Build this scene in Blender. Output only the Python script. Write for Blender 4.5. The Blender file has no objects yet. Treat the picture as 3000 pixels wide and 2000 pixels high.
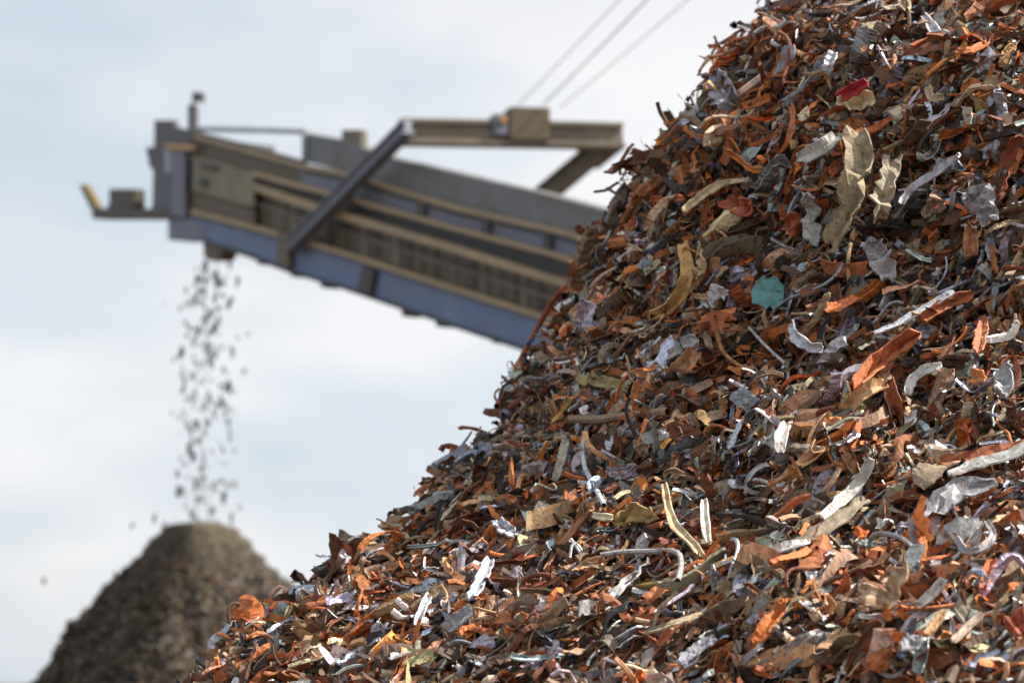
import bpy, math, random
import numpy as np

# ------------------------------------------------------------------ camera, sky, sun, exposure
sc = bpy.context.scene
COL = sc.collection
rad = math.radians
LENS, FPX = 85.0, 3000 * 85.0 / 36.0
CAM = np.array([0.0, 0.0, 1.6])
TILT = math.atan(1000 / FPX)
cd = bpy.data.cameras.new("camera")
cam = bpy.data.objects.new("camera", cd)
COL.objects.link(cam)
cam.location = CAM
cam.rotation_euler = (rad(90) + TILT, 0, 0)
cd.lens = LENS
cd.sensor_width = 36.0
cd.clip_start, cd.clip_end = 0.1, 20000
cd.dof.use_dof = True
cd.dof.focus_distance = 11.7
cd.dof.aperture_fstop = 1.65
sc.camera = cam

SUN_DIR = np.array([0.66, -0.02, 0.75]); SUN_DIR /= np.linalg.norm(SUN_DIR)
sd = bpy.data.lights.new("sun", 'SUN')
sd.energy = 5.0
sd.angle = rad(1.5)
sd.color = (1.0, 0.93, 0.83)
sun = bpy.data.objects.new("sun", sd)
COL.objects.link(sun)
from mathutils import Vector
sun.rotation_euler = Vector(SUN_DIR).to_track_quat('Z', 'Y').to_euler()
sun.location = (20, -10, 30)

w = bpy.data.worlds.new("World"); sc.world = w; w.use_nodes = True
nt = w.node_tree; N = nt.nodes; Lk = nt.links
for n in list(N): N.remove(n)
def wn(t, **kw):
    n = N.new(t)
    for k, v in kw.items(): setattr(n, k, v)
    return n
out = wn('ShaderNodeOutputWorld')
sky = wn('ShaderNodeTexSky', sky_type='NISHITA', sun_disc=False)
sky.sun_elevation = math.asin(SUN_DIR[2])
sky.sun_rotation = math.atan2(SUN_DIR[0], SUN_DIR[1])
sky.dust_density = 2.0
bg_sky = wn('ShaderNodeBackground'); bg_sky.inputs[1].default_value = 0.07
Lk.new(sky.outputs[0], bg_sky.inputs[0])
bg_cloud = wn('ShaderNodeBackground'); bg_cloud.inputs[1].default_value = 0.57
tc = wn('ShaderNodeTexCoord')
mp = wn('ShaderNodeMapping'); mp.inputs['Scale'].default_value = (1.0, 1.0, 2.2); mp.inputs['Location'].default_value = (0.30, 0.0, 0.15)
Lk.new(tc.outputs['Generated'], mp.inputs[0])
nz = wn('ShaderNodeTexNoise'); nz.inputs['Scale'].default_value = 3.6; nz.inputs['Detail'].default_value = 4.0
nz.inputs['Roughness'].default_value = 0.45; nz.inputs['Distortion'].default_value = 0.4
Lk.new(mp.outputs[0], nz.inputs[0])
nz2 = wn('ShaderNodeTexNoise'); nz2.inputs['Scale'].default_value = 6.0; nz2.inputs['Detail'].default_value = 3.0
Lk.new(mp.outputs[0], nz2.inputs[0])
# cloud tone: grey-lilac to white
cr2 = wn('ShaderNodeValToRGB')
cr2.color_ramp.elements[0].position = 0.28; cr2.color_ramp.elements[0].color = (0.70, 0.79, 0.88, 1)
cr2.color_ramp.elements[1].position = 0.53; cr2.color_ramp.elements[1].color = (0.96, 0.96, 0.98, 1)
sx0 = wn('ShaderNodeSeparateXYZ'); Lk.new(tc.outputs['Generated'], sx0.inputs[0])
ma0 = wn('ShaderNodeMath', operation='MULTIPLY_ADD'); ma0.inputs[1].default_value = 0.55; Lk.new(sx0.outputs[0], ma0.inputs[0]); Lk.new(nz2.outputs[0], ma0.inputs[2])
Lk.new(ma0.outputs[0], cr2.inputs[0])
Lk.new(cr2.outputs[0], bg_cloud.inputs[0])
# cloud cover grows from west (-x) to east (+x)
sx = wn('ShaderNodeSeparateXYZ'); Lk.new(tc.outputs['Generated'], sx.inputs[0])
ma = wn('ShaderNodeMath', operation='MULTIPLY_ADD'); ma.inputs[1].default_value = 0.8; Lk.new(sx.outputs[0], ma.inputs[0]); Lk.new(nz.outputs[0], ma.inputs[2])
cr = wn('ShaderNodeValToRGB')
cr.color_ramp.elements[0].position = 0.36; cr.color_ramp.elements[0].color = (0.86, 0.86, 0.86, 1)
cr.color_ramp.elements[1].position = 0.56; cr.color_ramp.elements[1].color = (1, 1, 1, 1)
Lk.new(ma.outputs[0], cr.inputs[0])
mx = wn('ShaderNodeMixShader')
Lk.new(cr.outputs[0], mx.inputs[0]); Lk.new(bg_sky.outputs[0], mx.inputs[1]); Lk.new(bg_cloud.outputs[0], mx.inputs[2])
Lk.new(mx.outputs[0], out.inputs[0])

sc.view_settings.view_transform = 'Standard'
sc.view_settings.look = 'None'
sc.view_settings.exposure = 0.8
sc.view_settings.gamma = 1.0
sc.cycles.max_bounces = 6
sc.cycles.diffuse_bounces = 3

# ------------------------------------------------------------------ pixel rays (photo pixels, 3000 x 2000)
ct, st = math.cos(TILT), math.sin(TILT)
def rays(uv):
    uv = np.atleast_2d(np.asarray(uv, float))
    a = (uv[:, 0] - 1500) / FPX; b = (1000 - uv[:, 1]) / FPX
    d = np.stack([a, ct - b * st, st + b * ct], 1)
    return d / d[:, 1:2]                       # unit step in y
def at(u, v, Y): return CAM + rays([(u, v)])[0] * Y
def to_px(P):
    P = np.atleast_2d(P) - CAM
    z = P[:, 1] * ct + P[:, 2] * st
    y = -P[:, 1] * st + P[:, 2] * ct
    return np.stack([1500 + FPX * P[:, 0] / z, 1000 - FPX * y / z], 1)

# ------------------------------------------------------------------ helpers
def link(name, me, mat=None, parent=None, loc=None):
    o = bpy.data.objects.new(name, me); COL.objects.link(o)
    if mat is not None and me is not None: me.materials.append(mat)
    if parent is not None: o.parent = parent
    if loc is not None: o.location = loc
    return o
def tag(o, label=None, cat=None, group=None, kind=None):
    if label: o['label'] = label
    if cat: o['category'] = cat
    if group: o['group'] = group
    if kind: o['kind'] = kind
    return o
def empty(name, loc=(0, 0, 0)):
    o = bpy.data.objects.new(name, None); COL.objects.link(o); o.location = loc; return o
def fast_mesh(name, verts, quads, cols=None, smooth=False):
    """verts (n,3), quads (m,4), cols (n,4) -> mesh with a point colour attribute."""
    me = bpy.data.meshes.new(name)
    verts = np.ascontiguousarray(verts, np.float32); quads = np.ascontiguousarray(quads, np.int32)
    me.vertices.add(len(verts)); me.vertices.foreach_set('co', verts.ravel())
    me.loops.add(quads.size); me.loops.foreach_set('vertex_index', quads.ravel())
    me.polygons.add(len(quads)); me.polygons.foreach_set('loop_start', np.arange(0, quads.size, 4, dtype=np.int32))
    try: me.polygons.foreach_set('loop_total', np.full(len(quads), 4, np.int32))
    except Exception: pass
    me.update(calc_edges=True); me.validate()
    if cols is not None:
        at_ = me.attributes.new('tint', 'FLOAT_COLOR', 'POINT')
        at_.data.foreach_set('color', np.ascontiguousarray(cols, np.float32).ravel())
    me.polygons.foreach_set('use_smooth', np.full(len(quads), smooth, bool))
    return me

def mat_nodes(name):
    m = bpy.data.materials.new(name); m.use_nodes = True
    t = m.node_tree; b = t.nodes['Principled BSDF']
    return m, t, b
def noise(t, scale, detail=4.0, rough=0.6, coord='Object', dist=0.0):
    c = t.nodes.new('ShaderNodeTexCoord'); n = t.nodes.new('ShaderNodeTexNoise')
    n.inputs['Scale'].default_value = scale; n.inputs['Detail'].default_value = detail; n.inputs['Roughness'].default_value = rough
    n.inputs['Distortion'].default_value = dist
    t.links.new(c.outputs[coord], n.inputs['Vector']); return n
def ramp(t, src, stops):
    r = t.nodes.new('ShaderNodeValToRGB'); e = r.color_ramp.elements
    while len(e) < len(stops): e.new(0.5)
    for k, (p, c) in enumerate(stops): e[k].position = p; e[k].color = (*c, 1) if len(c) == 3 else c
    t.links.new(src, r.inputs[0]); return r
def bump(t, b, src, strength, distance):
    n = t.nodes.new('ShaderNodeBump'); n.inputs['Strength'].default_value = strength; n.inputs['Distance'].default_value = distance
    t.links.new(src, n.inputs['Height']); t.links.new(n.outputs[0], b.inputs['Normal'])

def scrap_material():
    m, t, b = mat_nodes("scrap_metal")
    a = t.nodes.new('ShaderNodeAttribute'); a.attribute_name = 'tint'
    n1 = noise(t, 16, 5, 0.65); n2 = noise(t, 60, 3, 0.6)
    r1 = ramp(t, n1.outputs[0], [(0.34, (0.45, 0.40, 0.36)), (0.52, (1, 1, 1)), (0.70, (1.35, 1.28, 1.15))])
    mu = t.nodes.new('ShaderNodeMix'); mu.data_type = 'RGBA'; mu.blend_type = 'MULTIPLY'; mu.inputs[0].default_value = 0.85
    t.links.new(a.outputs['Color'], mu.inputs[6]); t.links.new(r1.outputs[0], mu.inputs[7])
    # rust and dirt specks that bite into every piece
    r2 = ramp(t, n2.outputs[0], [(0.55, (0, 0, 0)), (0.68, (0.65, 0.65, 0.65))])
    mr = t.nodes.new('ShaderNodeMix'); mr.data_type = 'RGBA'
    t.links.new(r2.outputs[0], mr.inputs[0]); t.links.new(mu.outputs[2], mr.inputs[6]); mr.inputs[7].default_value = (0.10, 0.032, 0.010, 1)
    n3 = noise(t, 7, 6, 0.75, dist=0.6)
    r3 = ramp(t, n3.outputs[0], [(0.56, (0, 0, 0)), (0.66, (0.75, 0.75, 0.75))])
    mg = t.nodes.new('ShaderNodeMix'); mg.data_type = 'RGBA'
    t.links.new(r3.outputs[0], mg.inputs[0]); t.links.new(mr.outputs[2], mg.inputs[6])
    rg = ramp(t, n2.outputs[0], [(0.35, (0.28, 0.085, 0.026)), (0.6, (0.16, 0.085, 0.045))]); t.links.new(rg.outputs[0], mg.inputs[7])
    t.links.new(mg.outputs[2], b.inputs['Base Color'])
    mm = t.nodes.new('ShaderNodeMath'); mm.operation = 'MULTIPLY'; mm.inputs[1].default_value = 0.75
    t.links.new(a.outputs['Alpha'], mm.inputs[0]); t.links.new(mm.outputs[0], b.inputs['Metallic'])
    ro = t.nodes.new('ShaderNodeMath'); ro.operation = 'MULTIPLY_ADD'; ro.inputs[1].default_value = -0.22; ro.inputs[2].default_value = 0.74
    t.links.new(a.outputs['Alpha'], ro.inputs[0]); t.links.new(ro.outputs[0], b.inputs['Roughness'])
    b.inputs['Specular IOR Level'].default_value = 0.5
    bump(t, b, n2.outputs[0], 0.5, 0.01)
    return m
M_SCRAP = scrap_material()

def paint(name, c, dirt=(0.10, 0.075, 0.05), amount=0.6, rough=0.6, scale=1.2, metal=0.0):
    m, t, b = mat_nodes(name); c = tuple(x * 0.74 for x in c); dirt = tuple(x * 0.8 for x in dirt)
    n = noise(t, scale, 6, 0.7, dist=0.3); n2 = noise(t, scale * 9, 4, 0.6)
    ad = t.nodes.new('ShaderNodeMath'); ad.operation = 'MULTIPLY_ADD'; ad.inputs[1].default_value = 0.35
    t.links.new(n2.outputs[0], ad.inputs[0]); t.links.new(n.outputs[0], ad.inputs[2])
    r = ramp(t, ad.outputs[0], [(0.55, (*c,)), (0.62, tuple(x * 0.85 for x in c)), (0.86, tuple(c[k] * (1 - amount) + dirt[k] * amount for k in range(3)))])
    t.links.new(r.outputs[0], b.inputs['Base Color'])
    b.inputs['Roughness'].default_value = rough; b.inputs['Metallic'].default_value = metal
    bump(t, b, n2.outputs[0], 0.25, 0.02)
    return m
M_HOOD = paint("grey_hood_paint", (0.23, 0.23, 0.235))
M_BLUE = paint("blue_grey_paint", (0.20, 0.275, 0.47), amount=0.4)
M_TAN = paint("dusty_tan_flange", (0.56, 0.40, 0.22), amount=0.35)
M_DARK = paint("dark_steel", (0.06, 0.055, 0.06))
M_BROWN = paint("brown_dusty_steel", (0.165, 0.115, 0.062), amount=0.4)
M_OLIVE = paint("olive_panel_paint", (0.32, 0.27, 0.16), amount=0.5)
M_BEAM = paint("gantry_paint", (0.27, 0.225, 0.16))
M_LEG = paint("gantry_leg_paint", (0.25, 0.26, 0.35), amount=0.4)
M_BRD = paint("dark_brown_steel", (0.095, 0.070, 0.045))
M_HEAD = paint("head_grey_paint", (0.14, 0.14, 0.165))
M_BELT = paint("rubber_belt", (0.04, 0.038, 0.036), rough=0.9)
M_YEL = paint("yellow_edge_paint", (0.24, 0.16, 0.03), amount=0.5)
M_AMBER = paint("amber_panel_paint", (0.75, 0.42, 0.15), amount=0.2)
M_STEEL = paint("galvanised_steel", (0.42, 0.46, 0.48), amount=0.15, rough=0.5, metal=0.3)
M_CABLE = paint("cable_steel", (1.1, 1.1, 1.12), amount=0.05, rough=0.5)

# ------------------------------------------------------------------ ground
def ground():
    m, t, b = mat_nodes("yard_dirt")
    n = noise(t, 0.8, 8, 0.65); n2 = noise(t, 14, 4, 0.6)
    r = ramp(t, n.outputs[0], [(0.3, (0.055, 0.042, 0.030)), (0.7, (0.12, 0.095, 0.068))])
    t.links.new(r.outputs[0], b.inputs['Base Color']); b.inputs['Roughness'].default_value = 0.95
    bump(t, b, n2.outputs[0], 0.6, 0.03)
    S = 4000
    o = link('ground', fast_mesh('ground', [(-S, -S, 0), (S, -S, 0), (S, S, 0), (-S, S, 0)], [(0, 1, 2, 3)]), m)
    tag(o, 'bare brown dirt of the scrap yard under the heaps', 'ground', kind='structure')
ground()

# ------------------------------------------------------------------ the big scrap heap: a mound whose radius varies with height
XA, YA = 3.6, 15.0
SIL = [(230, 2180), (500, 2000), (665, 1850), (785, 1785), (930, 1700), (1072, 1605), (1158, 1525), (1288, 1400), (1396, 1290), (1506, 1170),
       (1612, 1010), (1684, 860), (1730, 720), (1780, 600), (1840, 480), (1935, 350), (2060, 230), (2180, 110), (2300, 0), (2420, -110)]
def fit_profile():
    d = rays(SIL); k = np.full(len(SIL), 0.9)
    for _ in range(12):
        dx, dz = d[:, 0], d[:, 2]
        phi = np.zeros(len(SIL))
        for _ in range(20): phi = np.arcsin(np.clip(k * dz - dx * np.cos(phi), -0.6, 0.6))
        s, c = np.sin(phi), np.cos(phi)
        lam = (YA - s / c * XA) / (1 - s / c * dx)
        R = (XA - lam * dx) / c; z = 1.6 + lam * dz
        k = np.clip(-np.gradient(R, z), 0.3, 1.6)
    o = np.argsort(z); z, R = z[o], R[o]
    z = np.concatenate([[-0.4], z, [z[-1] + 1.0, z[-1] + 1.75]]); R = np.concatenate([[R[0] + 1.1 * (z[1] + 0.4)], R, [R[-1] * 0.45, 0.02]])
    return z, R
PZ, PR = fit_profile()
def bumpf(P):
    x, y, z = P[..., 0], P[..., 1], P[..., 2]
    return (0.05 * np.sin(2.3 * x + 1.7 * z + 0.5) + 0.05 * np.sin(1.9 * y - 2.6 * z + 1.1) + 0.045 * np.sin(5.1 * x - 3.7 * y + 2.0 * z)
            + 0.035 * np.sin(7.3 * z + 4.1 * x + 0.7) + 0.03 * np.sin(9.7 * x + 8.1 * z - 6 * y)
            + 0.03 * np.sin(17 * x + 9 * z + 2) * np.sin(15 * z - 8 * y)
            + 0.035 * np.sin(12.3 * x - 7 * z + 1) + 0.035 * np.sin(13.1 * z + 6 * x + 4 * y) - 0.08)
def heapF(P):
    return np.hypot(P[..., 0] - XA, P[..., 1] - YA) - np.interp(P[..., 2], PZ, PR) - bumpf(P)
def heapN(P):
    e = 0.03; g = np.zeros(P.shape)
    for k in range(3):
        q = np.zeros(3); q[k] = e
        g[..., k] = heapF(P + q) - heapF(P - q)
    return g / np.linalg.norm(g, axis=-1, keepdims=True)
def hit(uv):
    """photo pixels -> points on the mound (and whether the ray met it; else the point of closest approach)."""
    d = rays(uv); lam = np.linspace(6.5, 16.5, 420)
    P = CAM + d[:, None, :] * lam[None, :, None]
    F = heapF(P); ins = F < 0; ok = ins.any(1)
    i = np.where(ok, ins.argmax(1), F.argmin(1)); i = np.maximum(i, 1)
    ar = np.arange(len(d)); f0, f1 = F[ar, i - 1], F[ar, i]
    tt = np.where(ok & (f0 > 0), f0 / np.maximum(f0 - f1, 1e-6), 1.0)
    L = lam[i - 1] + (lam[i] - lam[i - 1]) * tt
    return CAM + d * L[:, None], ok

def mound(name, pz, pr, xa, ya, fb, mat, nth=240, nz=140):
    th = np.linspace(0, 2 * np.pi, nth, endpoint=False); z = np.linspace(pz[0], pz[-1], nz)
    T, Z = np.meshgrid(th, z); R = np.interp(Z, pz, pr)
    P = np.stack([xa + R * np.cos(T), ya + R * np.sin(T), Z], -1)
    R = np.maximum(R + fb(P), 0.01)
    P = np.stack([xa + R * np.cos(T), ya + R * np.sin(T), Z], -1).reshape(-1, 3)
    i, j = np.meshgrid(np.arange(nz - 1), np.arange(nth), indexing='ij'); j2 = (j + 1) % nth
    q = np.stack([i * nth + j, i * nth + j2, (i + 1) * nth + j2, (i + 1) * nth + j], -1).reshape(-1, 4)
    return link(name, fast_mesh(name, P, q, smooth=True), mat)

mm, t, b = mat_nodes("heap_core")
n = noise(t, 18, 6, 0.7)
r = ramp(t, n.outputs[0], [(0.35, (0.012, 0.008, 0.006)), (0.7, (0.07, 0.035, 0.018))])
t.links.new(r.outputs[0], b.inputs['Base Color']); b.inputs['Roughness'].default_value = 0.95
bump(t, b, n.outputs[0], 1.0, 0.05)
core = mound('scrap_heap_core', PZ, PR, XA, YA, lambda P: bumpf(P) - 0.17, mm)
tag(core, 'dark packed inside of the big rusty scrap heap', 'scrap heap', kind='stuff')

# ------------------------------------------------------------------ scrap pieces (vectorised: n pieces at once)
rng = np.random.default_rng(11)
def grid_quads(nx, ny):
    i, j = np.meshgrid(np.arange(nx - 1), np.arange(ny - 1), indexing='ij')
    return np.stack([i * ny + j, (i + 1) * ny + j, (i + 1) * ny + j + 1, i * ny + j + 1], -1).reshape(-1, 4)
def bend_line(n, nx, L, kmax, wob):
    """a curved centreline in the xz plane with out-of-plane wobble: (n,nx,3) and its tangents."""
    s = np.linspace(-0.5, 0.5, nx)
    k0 = rng.normal(0, 1, (n, 1)) * kmax * (0.35 + 0.65 * (rng.random((n, 1)) < 0.4)); k1 = rng.normal(0, 1, (n, 1)) * kmax * 0.8
    kink = rng.random((n, 1)) * 0.7 - 0.35; ka = rng.normal(0, 1, (n, 1)) * 0.8 * (rng.random((n, 1)) < 0.7)
    ang = k0 * s + k1 * (s * s * 2 - 0.12) + ka * np.tanh((s - kink) * 14)
    an2 = rng.normal(0, 1, (n, 1)) * wob * s * 2 + rng.normal(0, 1, (n, 1)) * wob * np.cos(s * 5)
    T = np.stack([np.cos(ang) * np.cos(an2), np.sin(an2), np.sin(ang) * np.cos(an2)], -1)
    ds = L[:, None, None] / (nx - 1)
    C = np.cumsum(T * ds, 1); C -= C.mean(1, keepdims=True)
    return C, T
def strips(n, L, W, nx=9, ny=3, kmax=1.3, wob=0.25, twist=0.6, rough=0.085):
    C, T = bend_line(n, nx, L, kmax, wob)
    s = np.linspace(-0.5, 0.5, nx)
    tw = rng.normal(0, 1, (n, 1)) * twist * s * 2 + rng.normal(0, 0.2, (n, nx)) * rough * 2
    up = np.stack([-T[..., 2], np.zeros_like(tw), T[..., 0]], -1); up /= np.linalg.norm(up, axis=-1, keepdims=True)
    sd_ = np.cross(up, T)
    ctw, stw = np.cos(tw)[..., None], np.sin(tw)[..., None]
    B = sd_ * ctw + up * stw; U = up * ctw - sd_ * stw
    taper = 1 - (np.abs(s) * 2) ** 4 * rng.random((n, 1)) * 0.40 + rng.normal(0, rough, (n, nx))
    taper = np.clip(taper, 0.18, 1.4)
    j = np.linspace(-0.5, 0.5, ny); cup = rng.normal(0, 0.85, (n, 1, 1))
    off = j[None, None, :] * (W[:, None] * taper)[:, :, None] + rng.normal(0, rough * 0.5, (n, nx, ny)) * W[:, None, None]
    h = cup * W[:, None, None] * (np.abs(j) * 2 - 0.5)[None, None, :] + rng.normal(0, rough * 0.45, (n, nx, ny)) * W[:, None, None]
    P = C[:, :, None, :] + B[:, :, None, :] * off[..., None] + U[:, :, None, :] * h[..., None]
    # ragged ends
    P[:, 0] += T[:, 0][:, None, :] * (rng.random((n, ny, 1)) * 0.4 * W[:, None, None]); P[:, -1] -= T[:, -1][:, None, :] * (rng.random((n, ny, 1)) * 0.4 * W[:, None, None])
    return P.reshape(n, nx * ny, 3), grid_quads(nx, ny)
def sheets(n, L, W, nx=7, ny=6, fold=0.18, fine=0.05):
    x = np.linspace(-0.5, 0.5, nx); y = np.linspace(-0.5, 0.5, ny)
    X, Y = np.meshgrid(x, y, indexing='ij')
    X = np.repeat(X[None], n, 0); Y = np.repeat(Y[None], n, 0)
    r_ = np.hypot(X, Y); a_ = np.arctan2(Y, X)
    lim = np.ones_like(a_)
    for k in (1, 2, 3): lim += rng.normal(0, 0.09, (n, 1, 1)) * np.cos(k * a_ + rng.random((n, 1, 1)) * 6.3)
    sq = np.maximum(np.abs(X), np.abs(Y)); rd = np.where(r_ > 0, sq / np.maximum(r_, 1e-6), 1); round_ = rng.random((n, 1, 1)) * 0.35
    f = lim * (1 - round_ + round_ * rd) * (1 + rng.normal(0, 0.06, (n, nx, ny)) * (sq > 0.42))
    X = X + Y * rng.normal(0, 0.18, (n, 1, 1))
    X = X * f; Y = Y * f
    Z = np.zeros_like(X)
    for _ in range(4):
        an = rng.random((n, 1, 1)) * 6.3; c = rng.normal(0, 0.22, (n, 1, 1))
        dd = X * np.cos(an) + Y * np.sin(an) - c
        Z += rng.normal(0, fold, (n, 1, 1)) * np.abs(dd)
    Z += rng.normal(0, fine, (n, nx, ny))
    Lc, Wc = L[:, None, None], W[:, None, None]
    P = np.stack([X * Lc, Y * Wc, Z * np.sqrt(Lc * Wc)], -1)
    return P.reshape(n, nx * ny, 3), grid_quads(nx, ny)
def rods(n, L, W, nx=10, ns=5, kmax=1.5, wob=0.4):
    C, T = bend_line(n, nx, L, kmax, wob)
    up = np.stack([-T[..., 2], np.zeros(T.shape[:2]), T[..., 0]], -1); up /= np.linalg.norm(up, axis=-1, keepdims=True)
    B = np.cross(up, T); a = np.linspace(0, 2 * np.pi, ns, endpoint=False)
    P = C[:, :, None] + (B[:, :, None] * np.cos(a)[None, None, :, None] + up[:, :, None] * np.sin(a)[None, None, :, None]) * (W[:, None, None, None] * 0.5)
    i, j = np.meshgrid(np.arange(nx - 1), np.arange(ns), indexing='ij'); j2 = (j + 1) % ns
    q = np.stack([i * ns + j, (i + 1) * ns + j, (i + 1) * ns + j2, i * ns + j2], -1).reshape(-1, 4)
    return P.reshape(n, nx * ns, 3), q
def chunks(n, L, W, nx=5, ns=6):
    """lumpy closed chunks."""
    ph = np.linspace(0.12, np.pi - 0.12, nx); a = np.linspace(0, 2 * np.pi, ns, endpoint=False)
    PH, A = np.meshgrid(ph, a, indexing='ij'); r_ = 1 + rng.normal(0, 0.22, (n, nx, ns))
    P = np.stack([np.cos(PH) * r_ * L[:, None, None] * 0.5, np.sin(PH) * np.cos(A) * r_ * W[:, None, None] * 0.5, np.sin(PH) * np.sin(A) * r_ * W[:, None, None] * 0.4], -1)
    i, j = np.meshgrid(np.arange(nx - 1), np.arange(ns), indexing='ij'); j2 = (j + 1) % ns
    q = np.stack([i * ns + j, (i + 1) * ns + j, (i + 1) * ns + j2, i * ns + j2], -1).reshape(-1, 4)
    return P.reshape(n, nx * ns, 3), q
def frames(Nn, biased=0.74, tilt=0.45, pitch=0.30):
    """random frames lying on the slope; lengths favour the lower-west to upper-east slant."""
    n = len(Nn)
    e1 = np.cross(Nn, np.array([0, 0, 1.0])); e1 = -e1 / np.maximum(np.linalg.norm(e1, axis=1, keepdims=True), 1e-6)
    e1 *= np.where(e1[:, :1] < 0, -1, 1) * 1.0
    e2 = np.cross(Nn, e1); e2 *= np.where(e2[:, 2:3] < 0, -1, 1)
    a = np.where(rng.random(n) < biased, rng.normal(rad(36), rad(26), n), rng.random(n) * np.pi)[:, None]
    X = e1 * np.cos(a) + e2 * np.sin(a) + Nn * rng.normal(0, pitch, (n, 1)); X /= np.linalg.norm(X, axis=1, keepdims=True)
    Zt = Nn + rng.normal(0, tilt, (n, 3)); Y = np.cross(Zt, X); Y /= np.linalg.norm(Y, axis=1, keepdims=True)
    Z = np.cross(X, Y)
    return np.stack([X, Y, Z], 1)           # rows are axes
PAL = [  # weight, linear colour, metal, name
    (0.19, (0.46, 0.145, 0.045), 0, 'rust-orange'), (0.13, (0.20, 0.062, 0.026), 0, 'red-brown'), (0.15, (0.125, 0.072, 0.043), 0, 'dark brown'),
    (0.07, (0.66, 0.21, 0.05), 0, 'bright orange'), (0.16, (0.40, 0.28, 0.18), 0, 'tan'), (0.05, (0.66, 0.54, 0.38), 0, 'cream'),
    (0.14, (0.38, 0.38, 0.40), 1, 'grey'), (0.075, (0.62, 0.62, 0.68), 1, 'silver'), (0.02, (0.70, 0.69, 0.67), 0, 'white'), (0.035, (0.05, 0.046, 0.046), 0, 'black'),
    (0.04, (0.25, 0.22, 0.16), 0, 'olive-grey'), (0.006, (0.46, 0.31, 0.10), 0, 'ochre'), (0.11, (0.66, 0.37, 0.20), 0, 'peach'), (0.06, (0.36, 0.41, 0.49), 1, 'blue-grey')]
PW = np.array([p[0] for p in PAL]); PW /= PW.sum()
PC = np.array([(*(np.array(p[1]) * 0.88), p[2]) for p in PAL])
PWB = PW * np.array([0.5, 1, 1.3, 0.25, 1.5, 1.2, 2.2, 1.6, 1, 0, 1.5, 1, 1, 1.8]); PWB /= PWB.sum()
def colours(n, var=0.32, pw=PW):
    i = rng.choice(len(PAL), n, p=pw); c = PC[i].copy()
    c[:, :3] *= np.exp(rng.normal(0, var, (n, 1))); c[:, :3] *= np.exp(rng.normal(0, 0.06, (n, 3)))
    c[:, :3] = np.clip(c[:, :3], 0.004, 0.85)
    return c, i
def place(P, Fr, pos): return np.einsum('nvk,nkc->nvc', P, Fr) + pos[:, None, :]

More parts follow.
